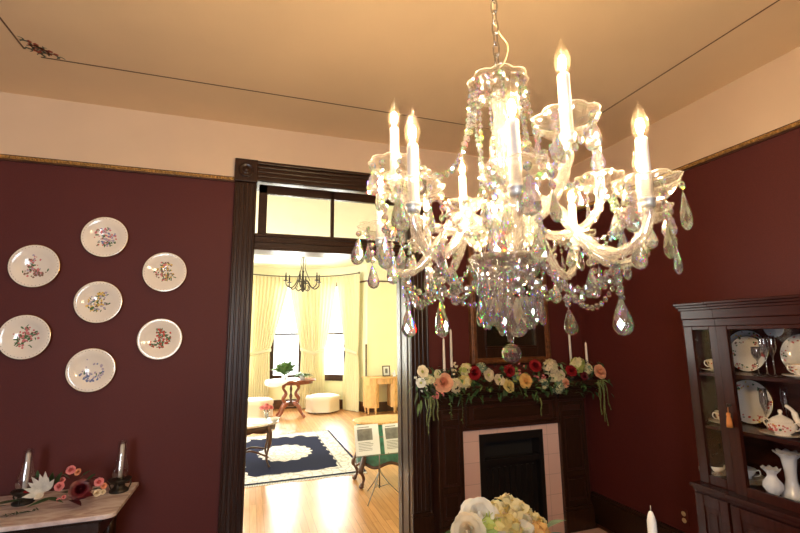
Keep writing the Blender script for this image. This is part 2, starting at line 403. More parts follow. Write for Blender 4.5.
# front wall, behind the camera, with a tall window
wx0, wx1, wz0, wz1 = -1.85, -.75, .7, 2.5
bl = []
for x0, x1, z0, z1 in ((XL-.12, wx0, 0, ZC), (wx1, XR+.12, 0, ZC), (wx0, wx1, 0, wz0), (wx0, wx1, wz1, ZC)):
    if z0 < RAIL: bl.append(((x0, YN-.12, z0), (x1, YN, min(z1, RAIL)), 0))
    if z1 > RAIL: bl.append(((x0, YN-.12, max(z0, RAIL)), (x1, YN, z1), 1))
wall('wall_front', bl, ['red', 'cream'])
wall('wall_left', [((XL-.12, YN, 0), (XL, YB, RAIL), 0), ((XL-.12, YN, RAIL), (XL, YB, ZC), 1)], ['red', 'cream'])
wall('ceiling', [((XL-.12, YN-.12, ZC), (XR+.12, YM, ZC+.1), 0)], ['ceil'])
wall('floor', [((XL-.12, YN-.12, -.1), (XR+.12, YM, 0), 0)], ['darkfloor'])
# window behind the camera
g = G()
for a, b in (((wx0, wz0), (wx0+.07, wz1)), ((wx1-.07, wz0), (wx1, wz1)), ((wx0, wz0), (wx1, wz0+.08)), ((wx0, wz1-.08), (wx1, wz1)), ((wx0, 1.58), (wx1, 1.63))):
    g.box((a[0], YN-.09, a[1]), (b[0], YN-.03, b[1]))
w3 = struct(g.build('window_3', 'wood'))
g = G(); g.box((wx0+.07, YN-.065, wz0+.08), (wx1-.07, YN-.06, wz1-.08)); g.build('pane', 'glass', w3)

# picture rails and baseboards
def rail(name, a, b, n):
    g = G(); a, b = Vector(a), Vector(b); n = Vector(n)
    g.box(a, b+n*.016+Vector((0, 0, .012)), 1)
    g.box(a+Vector((0, 0, .010)), b+n*.024+Vector((0, 0, .030)), 0)
    g.box(a+Vector((0, 0, .029)), b+n*.018+Vector((0, 0, .038)), 1)
    d = (b-a); k = int(d.length/.022)
    for i in range(k):
        p = a+d*((i+.5)/k)+n*.024+Vector((0, 0, .020))
        g.ell(p, (.0095, .0095, .0085), 5, 3, 0, True)
    return struct(g.build(name, ['gold', 'brownw']))
rail('trim_1', (XL, YB, 2.768), (OX0-.155, YB, 2.768), (0, -1, 0))
rail('trim_2', (OX1+.165, YB, 2.768), (XR, YB, 2.768), (0, -1, 0))
rail('trim_3', (XR, YN, 2.768), (XR, YB, 2.768), (-1, 0, 0))
def baseboard(name, a, b, n, h=.245):
    g = G(); a, b, n = Vector(a), Vector(b), Vector(n)
    g.box(a, b+n*.022+Vector((0, 0, h-.05)), 0)
    g.box(a+Vector((0, 0, h-.05)), b+n*.030+Vector((0, 0, h-.025)), 0)
    g.box(a+Vector((0, 0, h-.025)), b+n*.018+Vector((0, 0, h)), 0)
    return struct(g.build(name, 'wood_h'))
baseboard('baseboard_right', (XR, YN, 0), (XR, YB, 0), (-1, 0, 0))
baseboard('baseboard_back', (XL, YB, 0), (OX0-.155, YB, 0), (0, -1, 0))
baseboard('baseboard_left', (XL, YN, 0), (XL, YB, 0), (1, 0, 0))

# painted line and corner scroll on the ceiling
LX0, LX1, LY = -1.262, 2.405, 2.833
g = G(); z = ZC-.0015; lw = .0045
g.box((LX0+.055, LY-lw, z), (LX1, LY+lw, ZC), 0)
g.box((LX1-lw, YN+.5, z), (LX1+lw, LY, ZC), 0)
g.box((LX0-lw, YN+.5, z), (LX0+lw, LY-.06, ZC), 0)
g.box((LX0, YN+.5, z), (LX1, YN+.5+2*lw, ZC), 0)
tr = struct(g.build('trim_4', 'paint_line'))
g = G()
def ribbon(pts, w, mat):
    pts = [Vector((p[0], p[1], ZC-.002)) for p in pts]
    vs = []
    for i, p in enumerate(pts):
        t = pts[min(i+1, len(pts)-1)]-pts[max(i-1, 0)]; t.normalize()
        n = Vector((-t.y, t.x, 0))*w*(.4+.6*math.sin(PI*(i+.5)/len(pts)))
        vs += [p+n, p-n]
    g.add(vs, [(2*i, 2*i+1, 2*i+3, 2*i+2) for i in range(len(pts)-1)], mat, False)
def curl(cx, cy, r, a0, a1, w, mat, flip=1):
    n = 16
    ribbon([(cx+r*(1-.65*i/n)*math.cos(a0+(a1-a0)*i/n), cy+flip*r*(1-.65*i/n)*math.sin(a0+(a1-a0)*i/n)) for i in range(n+1)], w, mat)
for fx in (0, 1):                                   # mirrored about the corner's diagonal
    def pt(u, v):
        u, v = u*.66, v*.86
        return (LX0+u, LY-v) if fx == 0 else (LX0+v, LY-u)
    def curl2(u, v, r, a0, a1, w, mat):
        n = 16; ribbon([pt(u+r*(1-.65*i/n)*math.cos(a0+(a1-a0)*i/n), v+r*(1-.65*i/n)*math.sin(a0+(a1-a0)*i/n)) for i in range(n+1)], w, mat)
    curl2(.20, .03, .045, PI, -1.2, .0055, 0); curl2(.13, .035, .035, 0, 5.0, .005, 0); curl2(.24, .018, .03, 0, 3.6, .0045, 0)
    curl2(.15, .07, .03, 2, -3, .004, 0); curl2(.17, .10, .026, 1, 6, .0045, 0); curl2(.10, .02, .03, 3, -2, .0045, 0); curl2(.09, .09, .028, 0, 4.5, .004, 0)
    for u, v, w_ in ((.17, .05, .011), (.10, .055, .010), (.14, .10, .009), (.19, .085, .012), (.22, .06, .010), (.11, .125, .010)):
        ribbon([pt(u-.018, v), pt(u, v+.008), pt(u+.018, v)], w_, 1)
for k in range(7):
    a = k*2*PI/7
    ribbon([(LX0+.08+.006*math.cos(a), LY-.08+.006*math.sin(a)), (LX0+.08+.018*math.cos(a), LY-.08+.018*math.sin(a)), (LX0+.08+.03*math.cos(a), LY-.08+.03*math.sin(a))], .006, 0 if k % 2 else 1)
g.build('painted_scroll', ['paint_green', 'paint_red'], tr)

# ------------------------------------------------------------------ doorway to the parlor
dr = bpy.data.objects.new('door_1', None); COL.objects.link(dr); dr['kind'] = 'structure'; dr.location = (.6, YB, 0)
def casing(x0, x1, y):
    g = G(); w = x1-x0
    g.box((x0, y-.022, .0), (x1, y, 2.77))
    for f, d, r in ((.06, .040, .09), (.27, .032, .10), (.48, .030, .10), (.69, .032, .10), (.92, .042, .10)):
        g.box((x0+w*(f-r/2), y-d, .27), (x0+w*(f+r/2), y-.02, 2.77))
    g.box((x0-.006, y-.048, 0), (x1+.006, y, .27)); g.box((x0-.003, y-.042, .27), (x1+.003, y, .295))
    return g.build('casing', 'wood', dr, bevel=.006)
casing(OX0-.153, OX0+.004, YB); casing(OX1-.004, OX1+.158, YB)
def corner_block(x0, x1):
    g = G(); g.box((x0-.004, YB-.05, 2.77), (x1+.004, YB, 2.945))
    o = g.build('corner_block', 'wood', dr, bevel=.006)
    g = G(); c = ((x0+x1)/2, YB-.05, 2.857)
    X = frame(c, (0, -1, 0))
    g.lathe([(.055, 0), (.055, .008), (.045, .010), (.038, .003), (.022, .003), (.018, .010), (.001, .013)], 20, X)
    g.build('rosette', 'wood', o)
corner_block(OX0-.153, OX0+.004); corner_block(OX1-.004, OX1+.158)
g = G(); g.box((OX0, YB-.022, 2.79), (OX1, YB, 2.93))
for f, d, r in ((.06, .040, .02), (.3, .032, .022), (.55, .030, .022), (.78, .034, .022), (.96, .046, .024)):
    zc = 2.79+.145*f; g.box((OX0, YB-d, zc-r/2), (OX1, YB-.02, zc+r/2))
g.build('head_casing', 'wood_h', dr, bevel=.005)
g = G()
for x0, x1 in ((OX0-.02, OX0), (OX1, OX1+.02)): g.box((x0, YB, 0), (x1, YP, 2.85))
g.box((OX1-.006, YB+.05, 0), (OX1, YB+.11, 2.26)); g.box((OX1-.006, YB+.21, 0), (OX1, YB+.27, 2.26))
g.box((OX0-.02, YB, 2.82), (OX1+.02, YP, 2.85))
g.build('jamb', 'wood', dr, bevel=.004)
g = G(); g.box((OX0, YB-.012, 2.272), (OX1, YB+.20, 2.375)); g.box((OX0, YB-.03, 2.362), (OX1, YB+.20, 2.385)); g.box((OX0, YB-.022, 2.262), (OX1, YB+.2, 2.285)); g.box((OX0, YB-.026, 2.318), (OX1, YB, 2.338))
g.build('transom_bar', 'wood_h', dr, bevel=.005)
g = G(); ys = YB+.085
zl, zh, xl, xh, xm = 2.385, 2.795, .022, 1.197, .594
for a, b in (((xl, zl), (.085, zh)), ((1.135, zl), (xh, zh)), ((xl, zl), (xh, 2.412)), ((xl, 2.725), (xh, zh)), ((xm-.014, zl), (xm+.014, zh))):
    g.box((a[0], ys-.02, a[1]), (b[0], ys+.02, b[1]))
sash = g.build('transom_sash', 'wood_h', dr, bevel=.004)
for a, b in ((.085, xm-.014), (xm+.014, 1.135)):
    g = G(); g.box((a, ys-.002, 2.412), (b, ys+.002, 2.725)); g.build('pane', 'glass', sash)
g = G(); g.box((OX0-.02, YB-.0, .0), (OX1+.02, YP, .012)); g.build('threshold', 'wood_h', dr)
# ------------------------------------------------------------------ crystal chandelier
CX, CY = .54, .835
def cz(h): return H+h
CH = thing('crystal_chandelier', (CX, CY, cz(-.06)), 'large cut crystal chandelier with lit candle bulbs hanging from a chain', 'chandelier')
def pol(r, a, h): return Vector((CX+r*math.cos(a), CY+r*math.sin(a), cz(h)))
# ceiling rose, chain and cord
g = G(); g.lathe([(.0, ZC-.055), (.02, ZC-.055), (.03, ZC-.04), (.065, ZC-.02), (.07, ZC)], 24, Matrix.Translation((CX, CY, 0)))
g.build('ceiling_canopy', 'steel', CH)
g = G(); z0, z1 = cz(.640), ZC-.06; n = int((z1-z0)/.0285); st = (z1-z0)/n
for i in range(n):
    zc_ = z0+st*(i+.5); pts = []
    a0 = (PI/2 if i % 2 else 0)+.5
    for k in range(14):
        t = 2*PI*k/14; u = .0078*math.cos(t); w = math.sin(t)*.0185; w = max(-.0185, min(.0185, w*1.15))
        pts.append((CX+u*math.cos(a0), CY+u*math.sin(a0), zc_+w))
    g.tube(pts, .0021, 6, 0, True, True)
g.build('chain', 'steel', CH)
g = G(); g.tube(crom([(CX+.002, CY, cz(.63)), (CX+.022, CY-.005, cz(.66)), (CX+.030, CY-.005, cz(.70)), (CX+.010, CY, cz(.735)), (CX-.004, CY, cz(.80)), (CX+.006, CY, cz(1.0)), (CX-.004, CY, cz(1.3)), (CX, CY, ZC-.05)], 6), .0016, 6)
g.build('cord', 'cord', CH)
# shaft
T0 = Matrix.Translation((CX, CY, H))
g = G()
g.lathe([(.0, .640), (.006, .640), (.008, .628), (.012, .618), (.010, .60), (.015, .585), (.020, .575), (.020, .562), (.012, .556)], 20, T0, 0)
g.build('finial', 'steel', CH); g = G()
g.lathe([(.024, .172), (.050, .176), (.058, .184), (.058, .196), (.040, .205), (.018, .212), (.014, .225)], 28, T0, 0)
g.build('hub_plate', 'silver', CH)
g = G(); fl = lambda r, z, a: (r*(1+.05*math.cos(10*a)), z)
g.lathe([(.012, .556), (.019, .548), (.017, .535), (.0135, .515), (.0135, .495), (.017, .475), (.024, .455), (.0265, .43), (.025, .405), (.020, .385), (.015, .37), (.019, .36), (.023, .352), (.019, .345), (.015, .335), (.020, .315), (.027, .295), (.026, .265), (.017, .235), (.014, .222)], 40, T0, 0, True, fl)
g.build('glass_column', 'rope', CH)
def scallop(n, amp, k=1.0):
    return lambda r, z, a: (r*(1+amp*abs(math.sin(n*a/2))*min(1, r/.05)), z-amp*.35*(1-abs(math.sin(n*a/2)))*max(0, (r-.03))*3)
# crown dish
g = G(); g.lathe([(.012, .550), (.030, .552), (.050, .562), (.061, .580), (.066, .598), (.0645, .600), (.059, .582), (.048, .566), (.029, .556), (.012, .554)], 48, T0, 0, True, scallop(8, .10))
g.tube([(CX+q[0]*math.cos(a), CY+q[0]*math.sin(a), H+q[1]) for a, q in [(2*PI*k/64, scallop(8, .10)(.0655, .600, 2*PI*k/64)) for k in range(64)]], .0013, 6, 1, True, True)
g.build('crown_dish', ['dish', 'rope'], CH)
# hub bowl and the smaller dish below it
g = G(); g.lathe([(.02, .104), (.045, .108), (.062, .125), (.074, .150), (.084, .166), (.083, .171), (.070, .158), (.058, .134), (.042, .115), (.02, .110)], 48, T0, 0, True, lambda r, z, a: (r*(1+.035*math.cos(12*a)), z))
g.tube([(CX+r_*math.cos(q), CY+r_*math.sin(q), H+.169) for q, r_ in [(2*PI*k/60, .0835*(1+.035*math.cos(12*2*PI*k/60))) for k in range(60)]], .0016, 6, 1, True, True)
g.build('hub_bowl', ['dish', 'rope'], CH)
g = G(); g.lathe([(.010, .045), (.028, .047), (.044, .058), (.054, .074), (.053, .077), (.042, .063), (.026, .053), (.010, .05)], 40, T0, 0, True, lambda r, z, a: (r*(1+.04*math.cos(12*a)), z))
g.build('lower_dish', 'dish', CH)
g = G(); g.lathe([(.006, -.018), (.009, .0), (.013, .02), (.010, .045), (.015, .075), (.012, .104), (.018, .13), (.02, .172)], 16, T0, 0)
g.build('lower_stem', 'dish', CH)

# cut shapes
def drop(g, c, L, w, az, mat=0):
    """pear shaped cut drop hanging from c"""
    X = Matrix.Translation(c) @ Matrix.Rotation(az, 4, 'Z') @ Matrix.Diagonal((1, .5, 1, 1))
    pr = [(.0, 0), (.10, -.03), (.16, -.10), (.30, -.30), (.44, -.52), (.50, -.70), (.44, -.86), (.26, -.96), (.0, -1.0)]
    N_ = 8; o = len(g.v); rows = [[X @ Vector((r*w*math.cos(2*PI*(j+.5*(i % 2))/N_), r*w*math.sin(2*PI*(j+.5*(i % 2))/N_), z*L)) for j in range(N_)] for i, (r, z) in enumerate(pr[1:-1])]
    vs = [X @ Vector((0, 0, 0))]+[p for q in rows for p in q]+[X @ Vector((0, 0, -L))]; fs = [(0, 1+j, 1+(j+1) % N_) for j in range(N_)]
    for i in range(len(rows)-1):
        for j in range(N_):
            a, b = 1+i*N_+j, 1+i*N_+(j+1) % N_; c_, d_ = a+N_, b+N_
            fs += [(a, c_, b), (b, c_, d_)] if i % 2 == 0 else [(a, c_, d_), (a, d_, b)]
    e = len(vs)-1; fs += [(e-N_+(j+1) % N_, e-N_+j, e) for j in range(N_)]
    g.add(vs, fs, mat, False)
def bead(g, c, r, az=0., mat=0):
    X = Matrix.Translation(c) @ Matrix.Rotation(az, 4, 'Z') @ Matrix.Rotation(PI/2, 4, 'X') @ Matrix.Rotation(PI/8, 4, 'Z')
    g.lathe([(.0, -.55*r), (.60*r, -.50*r), (r, -.12*r), (r, .12*r), (.60*r, .50*r), (.0, .55*r)], 8, X, mat, False)
def pendant_mesh(L, w, nb, az):
    g = G(); z = -.004
    for i in range(nb):
        r = .0075; bead(g, (0, 0, z-r), r, az); g.tube([(0, 0, z-2*r), (0, 0, z-2*r-.006)], .0007, 4, 1); z -= 2*r+.005
    drop(g, (0, 0, z), L, w, az)
    me = bpy.data.meshes.new('pendant'); me.from_pydata([v[:] for v in g.v], [], g.f)
    me.materials.append(M['crystal']); me.materials.append(M['steel'])
    me.polygons.foreach_set('material_index', g.m); me.polygons.foreach_set('use_smooth', [False]*len(g.f)); me.update(); return me
PM = {'s': pendant_mesh(.040, .022, 1, 0), 'm': pendant_mesh(.052, .028, 1, 0), 'l': pendant_mesh(.066, .036, 1, 0), 'y': pendant_mesh(.062, .032, 2, 0), 'h': pendant_mesh(.066, .036, 3, 0), 'x': pendant_mesh(.060, .031, 4, 0), 't': pendant_mesh(.060, .020, 0, 0), 'd': pendant_mesh(.048, .026, 2, 0)}
def world_off(p):
    o = Vector((0, 0, 0))
    while p is not None: o += p.location; p = p.parent
    return o
def pendant(parent, p, kind, az):
    o = bpy.data.objects.new('pendant', PM[kind]); COL.objects.link(o); o.parent = parent
    o.location = Vector(p)-world_off(parent); o.rotation_euler = (rnd.uniform(-.06, .06), rnd.uniform(-.06, .06), az); return o
def strand(parent, pts, r=.0074, step=.0165, name='bead_strand'):
    g = G(); pts = [Vector(p) for p in pts]
    acc = 0; cur = 0.
    tot = sum((pts[i+1]-pts[i]).length for i in range(len(pts)-1)); n = max(2, round(tot/step)); st = tot/n
    nxt = st/2
    for i in range(len(pts)-1):
        d = pts[i+1]-pts[i]; l = d.length
        while nxt <= cur+l+1e-9:
            p = pts[i]+d*((nxt-cur)/l); bead(g, p, r*rnd.uniform(.92, 1.08), rnd.uniform(-.7, .7)+.3); nxt += st
        cur += l
    g.tube(pts, .0006, 4, 1)
    return g.build(name, ['crystal', 'steel'], parent)

def rim_pt(c, a): 
    r, z = scallop(8, .11)(.0515, .0045, a); return Vector(c)+Vector((r*math.cos(a), r*math.sin(a), z))
# one candle set: dish, sleeve and bulb, at the top of an arm
def dish_shape(g, c):
    X = Matrix.Translation(c)
    g.lathe([(.012, -.030), (.024, -.029), (.038, -.022), (.047, -.010), (.052, .003), (.0505, .005), (.045, -.008), (.036, -.019), (.023, -.026), (.012, -.027)], 48, X, 0, True, scallop(8, .11))
def candle_set(arm, c):
    g = G(); dish_shape(g, c); g.tube([rim_pt(c, 2*PI*k/64) for k in range(64)], .0013, 6, 1, True, True); d = g.build('drip_dish', ['dish', 'rope'], arm)
    g = G(); X = Matrix.Translation(c)
    g.lathe([(.0, -.044), (.0115, -.044), (.0125, -.038), (.0115, -.034), (.0145, -.032), (.0145, -.029), (.012, -.027)], 20, X)
    g.build('socket_cup', 'satin', arm)
    g = G(); g.lathe([(.0105, -.026), (.0105, .083), (.0085, .085), (.0, .085)], 20, X); g.build('candle_sleeve', 'sleeve', arm)
    g = G(); g.lathe([(.0065, .084), (.0085, .088), (.0125, .097), (.0148, .106), (.0146, .115), (.0120, .127), (.0082, .138), (.0045, .147), (.0022, .153), (.0016, .157), (.0, .159)], 20, X)
    g.ell(Vector(c)+Vector((0, 0, .108)), (.0062, .0062, .0145), 12, 8, 1); g.build('bulb', ['bulb', 'filament'], arm)
def arm(a, R, h, path, mat='rope'):
    pts = crom([pol(r, a, z) for r, z in path], 7)
    g = G(); n = len(pts)
    # twisted rope of glass: flutes that wind along the arm
    vs = []; up = Vector((-math.sin(a), math.cos(a), 0)); NS = 10
    for i, p in enumerate(pts):
        t = (pts[min(i+1, n-1)]-pts[max(i-1, 0)]).normalized(); b = t.cross(up)
        for j in range(NS):
            an = 2*PI*j/NS+i*.22; k = .0098*(1+.17*(1 if j % 2 else -1))
            vs.append(p+up*(k*math.cos(an))+b*(k*math.sin(an)))
    g.add(vs, [(i*NS+j, i*NS+(j+1) % NS, (i+1)*NS+(j+1) % NS, (i+1)*NS+j) for i in range(n-1) for j in range(NS)], 0, True)
    s0 = pol(path[0][0], a, path[0][1])
    g.lathe([(.010, -.03), (.017, -.028), (.0185, -.012), (.0185, .010), (.0145, .013), (.0135, .020)], 18, Matrix.Translation(s0), 1)
    o = g.build('arm', [mat, 'silver'], CH)
    c = pol(R, a, h); candle_set(o, c)
    return o, c
LOW = [math.radians(x) for x in (-155, -119, -67, -27, 20, 63, 104, 146)]
UPR = [math.radians(x) for x in (-96.5, -6.5, 83.5, 173.5)]
HL, RL, HU, RU = .262, .298, .371, .256
low_path = [(.055, .19), (.056, .225), (.066, .262), (.092, .279), (.122, .262), (.150, .222), (.180, .180), (.215, .152), (.250, .146), (.280, .165), (.296, .195), (RL, .222)]
up_path = [(.030, .20), (.034, .225), (.055, .238), (.090, .230), (.130, .225), (.175, .235), (.215, .258), (.243, .290), (.255, .32), (RU, HU-.04)]
cups = []; arms = []
for i, a in enumerate(LOW):
    o, c = arm(a, RL, HL, low_path); cups.append((o, c, a)); arms.append(o)
    k0 = a+.3*i
    for j, kd in enumerate('dxldxd'):
        b = a+(j-2)*2*PI/6+.25
        pendant(o, c+Vector((.053*math.cos(b), .053*math.sin(b), -.003)), kd, rnd.uniform(0, PI))
    # ring and large drop under the lowest point of the arm
    p = pol(.236, a, .136)
    g = G(); g.tube([p+Vector((.012*math.cos(t)*math.cos(a), .012*math.cos(t)*math.sin(a), .002+.014*math.sin(t))) for t in [2*PI*q/12 for q in range(12)]], .001, 5, 0, True, True)
    g.build('hook_ring', 'steel', o)
    pendant(o, p-Vector((0, 0, .012)), 'h', rnd.uniform(0, PI)); pendant(o, pol(.185, a, .165), 'd', rnd.uniform(0, PI))
ups = []
for i, a in enumerate(UPR):
    o, c = arm(a, RU, HU, up_path); ups.append((o, c, a))
    for j, kd in enumerate('sdmds'):
        b = a+(j-2)*2*PI/5+.3
        pendant(o, c+Vector((.053*math.cos(b), .053*math.sin(b), -.003)), kd, rnd.uniform(0, PI))
# bead strands: crown dish to the upper dishes, in pairs, then from dish to dish and arm to arm
for o, c, a in ups:
    for da in (-.35, .35):
        p0 = pol(.064, a+da, .592); p1 = c+Vector((.047*math.cos(a+PI+da*1.6), .047*math.sin(a+PI+da*1.6), -.002))
        mid = [p0, p0.lerp(p1, .10)-Vector((0, 0, .09)), p0.lerp(p1, .32)-Vector((0, 0, .135)), p0.lerp(p1, .62)-Vector((0, 0, .105)), p1]
        strand(CH, crom(mid, 6))
for i in range(4):
    a, b = ups[i], ups[(i+1) % 4]
    m = (a[2]+UPR[(i+1) % 4])/2 if i < 3 else a[2]+PI/4
    p0 = pol(.064, a[2]+PI/4, .59); p1 = pol(.03, a[2]+PI/4, .33)
    strand(CH, [p0, p0.lerp(p1, .5)+Vector((.012*math.cos(m), .012*math.sin(m), 0)), p1], .0055, .013)
for i in range(8):
    a, b = LOW[i], LOW[(i+1) % 8]
    if b < a: b += 2*PI
    strand(CH, sag(pol(.236, a, .128), pol(.236, b, .128), .05 if b-a < .8 else .07))
    strand(CH, sag(pol(.232, a, .128), pol(.080, a+.12, .155), .055, 10))
    strand(CH, sag(pol(RL-.03, a+.12, .245), pol(.15, (a+b)/2, .20), .035, 10), .0058, .0135)
for i, (o, c, a) in enumerate(ups):
    near = min(range(8), key=lambda k: abs((LOW[k]-a+PI) % (2*PI)-PI))
    strand(CH, sag(c+Vector((.05*math.cos(a+.8), .05*math.sin(a+.8), -.004)), cups[near][1]+Vector((.045*math.cos(a-2.2), .045*math.sin(a-2.2), -.004)), .05))
# ring of drops under the hub, the inner ring and the ball
for k in range(14):
    a = 2*PI*k/14+.1
    pendant(CH, pol(.066, a, .122), 'y' if k % 2 == 0 else 'd', a+PI/2)
for k in range(8):
    a = 2*PI*k/8
    pendant(CH, pol(.052, a, .072), 't', a+PI/2)
for k in range(8):
    a = 2*PI*k/8+.2; strand(CH, sag(pol(.080, a, .150), pol(.050, a+.25, .07), .02, 8), .0055, .0128)
g = G(); c = pol(0, 0, -.042)
g.lathe([(.0, .0215), (.010, .0185), (.0175, .0115), (.0213, .002), (.0195, -.009), (.0125, -.0175), (.0, -.0215)], 12, Matrix.Translation(c), 0, False)
g.tube([c+Vector((0, 0, .021)), c+Vector((0, 0, .033))], .0012, 5, 1)
bead(g, c+Vector((0, 0, .0265)), .005, .4)
g.build('crystal_ball', ['crystal', 'steel'], CH)
# ------------------------------------------------------------------ flowers
def petal(g, X, R, th, az, wid, mat, curl=.2, nu=4, nv=4):
    st, ct = math.sin(th), math.cos(th)
    def fn(u, v):
        rho = R*(.06+.94*st*v)*(1-.10*u*u*v) if th > .7 else R*(.07+1.15*math.sin(th+.30)*v*(1-.52*v))
        a = az+u*wid*math.sin(PI*(.20+.47*v))
        return (rho*math.cos(a), rho*math.sin(a), R*ct*v*(1-.10*u*u)-curl*R*v**3*st)
    g.patch(fn, nu, nv, mat, True, X)
def rose(c, n, R, mat, parent, name='rose'):
    g = G(); X = frame(c, n, (rnd.random(), rnd.random(), .3))
    a = rnd.random()*6
    for k, (cnt, th, s) in enumerate(((3, .05, .56), (4, .20, .62), (5, .40, .68), (5, .64, .78), (5, .90, .90), (6, 1.18, 1.0))):
        for i in range(cnt): petal(g, X, R*s, th+rnd.uniform(-.06, .06), a+k*.6+i*2*PI/cnt, 3.3/cnt+.18, 0, .22)
    g.ell((0, 0, R*.34), (R*.10, R*.10, R*.24), 8, 6, 0, True, X)
    return g.build(name, mat, parent)
def bloom(c, n, R, mat, parent, name='open_bloom', cm='hydg', cnt=6):
    g = G(); X = frame(c, n, (rnd.random(), rnd.random(), .3)); a = rnd.random()*6
    for i in range(cnt): petal(g, X, R, 1.2+rnd.uniform(-.1, .1), a+i*2*PI/cnt, .62, 0, .1)
    for i in range(cnt): petal(g, X, R*.6, .8, a+.5+i*2*PI/cnt, .6, 0, .1)
    g.ell((0, 0, R*.15), (R*.22, R*.22, R*.16), 8, 6, 1, True, X)
    return g.build(name, [mat, cm], parent)
def floret(g, X, r, mat):
    a = rnd.random()*6
    for i in range(4):
        b = a+i*PI/2
        def fn(u, v): 
            w = .62*math.sin(PI*(.12+.80*v)); 
            return (r*(v*math.cos(b)-u*w*math.sin(b)), r*(v*math.sin(b)+u*w*math.cos(b)), r*.22*v*v-.10*r*u*u)
        g.patch(fn, 2, 3, mat, True, X)
def hydrangea(c, n, R, mats, parent, cnt=26, fr=.42, name='hydrangea_head'):
    g = G(); n = Vector(n).normalized(); c = Vector(c); X0 = frame(c, n)
    for i in range(cnt):
        t = (i+.5)/cnt; th = math.acos(1-1.25*t); ph = i*2.399
        d = (X0.to_3x3() @ Vector((math.sin(th)*math.cos(ph), math.sin(th)*math.sin(ph), math.cos(th))))
        d = (d+Vector((rnd.uniform(-.15, .15), rnd.uniform(-.15, .15), rnd.uniform(-.15, .15)))).normalized()
        floret(g, frame(c+d*R*rnd.uniform(.78, 1.0), d, (rnd.random(), rnd.random(), .2)), R*fr, rnd.randrange(len(mats)))
    return g.build(name, mats, parent)
def leaf_g(g, p, d, L, w, mat=0, droop=.25, side=None):
    d = Vector(d).normalized(); s = side or d.cross(Vector((rnd.uniform(-.5, .5), rnd.uniform(-.5, .5), 1)))
    if s.length < .01: s = d.orthogonal()
    s.normalize(); nn = s.cross(d)
    def fn(u, v):
        ww = w*math.sin(PI*v**.8)*.5+.0004
        return Vector(p)+d*(L*v)+s*(u*ww)+nn*(.25*ww*abs(u))-Vector((0, 0, droop*L*v*v))
    g.patch(fn, 2, 5, mat, True)
def small_cluster(c, R, mat, parent, k=5, name='small_blossom'):
    g = G()
    for i in range(k):
        d = Vector((rnd.uniform(-1, 1), rnd.uniform(-1.2, .1), rnd.uniform(-.6, 1))).normalized()
        X = frame(Vector(c)+d*R*.6, d, (rnd.random(), rnd.random(), .3))
        a = rnd.random()*6
        for j in range(5): petal(g, X, R*.62, .75, a+j*2*PI/5, .75, 0, .1, 2, 3)
        g.ell((0, 0, R*.12), R*.14, 6, 4, 0, True, X)
    return g.build(name, mat, parent)
# ------------------------------------------------------------------ mantelpiece
MY = 3.20
MP = thing('mantelpiece', (2.07, MY, 0), 'dark carved wooden mantelpiece with pale pink tile around a black firebox', 'fireplace')
g = G()
for x0, x1 in ((1.38, 1.59), (2.50, 2.76)):
    g.box((x0, MY, 0), (x1, YB, 1.15))
g.box((1.59, MY, .879), (2.50, YB, 1.15))
g.build('surround', 'mantelwood', MP)
for x0, x1 in ((1.38, 1.59), (2.50, 2.76)):
    g = G(); w = x1-x0
    g.box((x0-.012, MY-.03, 0), (x1+.012, MY, .19)); g.box((x0-.006, MY-.022, .19), (x1+.006, MY, .215))
    g.box((x0, MY-.016, .215), (x0+.035, MY, 1.05)); g.box((x1-.035, MY-.016, .215), (x1, MY, 1.05))
    for z0, z1 in ((.217, .26), (.44, .49), (.93, .975), (1.02, 1.049)): g.box((x0+.035, MY-.0155, z0), (x1-.035, MY, z1))
    g.box((x0+.055, MY-.010, .28), (x1-.055, MY, .42)); g.box((x0+.055, MY-.010, .51), (x1-.055, MY, .91))
    g.box((x0-.008, MY-.028, 1.07), (x1+.008, MY, 1.10)); g.box((x0-.016, MY-.05, 1.10), (x1+.016, MY, 1.15))
    g.build('pilaster', 'wood', MP, bevel=.004)
g = G()
g.box((1.62, MY-.012, .90), (2.47, MY, .925)); g.box((1.62, MY-.012, 1.07), (2.47, MY, 1.095)); g.box((1.62, MY-.012, .925), (1.65, MY, 1.07)); g.box((2.44, MY-.012, .925), (2.47, MY, 1.07))
g.box((1.69, MY-.009, .955), (2.40, MY, 1.045))
g.build('frieze_panel', 'wood_h', MP, bevel=.004)
g = G()
g.box((1.335, 3.055, 1.192), (2.835, YB, 1.232)); g.box((1.352, 3.085, 1.172), (2.815, YB, 1.194)); g.box((1.366, 3.125, 1.150), (2.795, YB, 1.174))
g.build('mantel_shelf', 'wood_h', MP, bevel=.006)
g = G(); ty = MY+.022
g.box((1.59, ty, 0), (1.745, YB, .879)); g.box((2.340, ty, 0), (2.50, YB, .879)); g.box((1.745, ty, .838), (2.340, YB, .879))
g.build('tile_surround', 'tile', MP)
g = G()
g.box((1.745, ty+.10, 0), (2.340, YB-.002, .838), 1)
for a, b in (((1.745, 0), (1.785, .838)), ((2.30, 0), (2.340, .838)), ((1.785, .775), (2.30, .838))): g.box((a[0], ty-.006, a[1]), (b[0], ty+.1, b[1]), 0)
g.box((1.80, ty+.03, .02), (2.285, ty+.05, .60), 0)
for k in range(9): g.box((1.815+k*.053, ty+.018, .05), (1.835+k*.053, ty+.032, .57), 0)
g.box((1.785, ty+.0, .60), (2.30, ty+.06, .64), 0)
g.build('firebox', ['blackmetal', 'black'], MP)
g = G(); g.box((1.50, 2.99, 0), (2.80, MY-.03, .03)); recenter(tag(g.build('hearth_slab', 'tile', bevel=.004), 'pale pink tiled hearth slab on the floor before the fireplace', 'hearth'), (2.15, 3.08, 0))

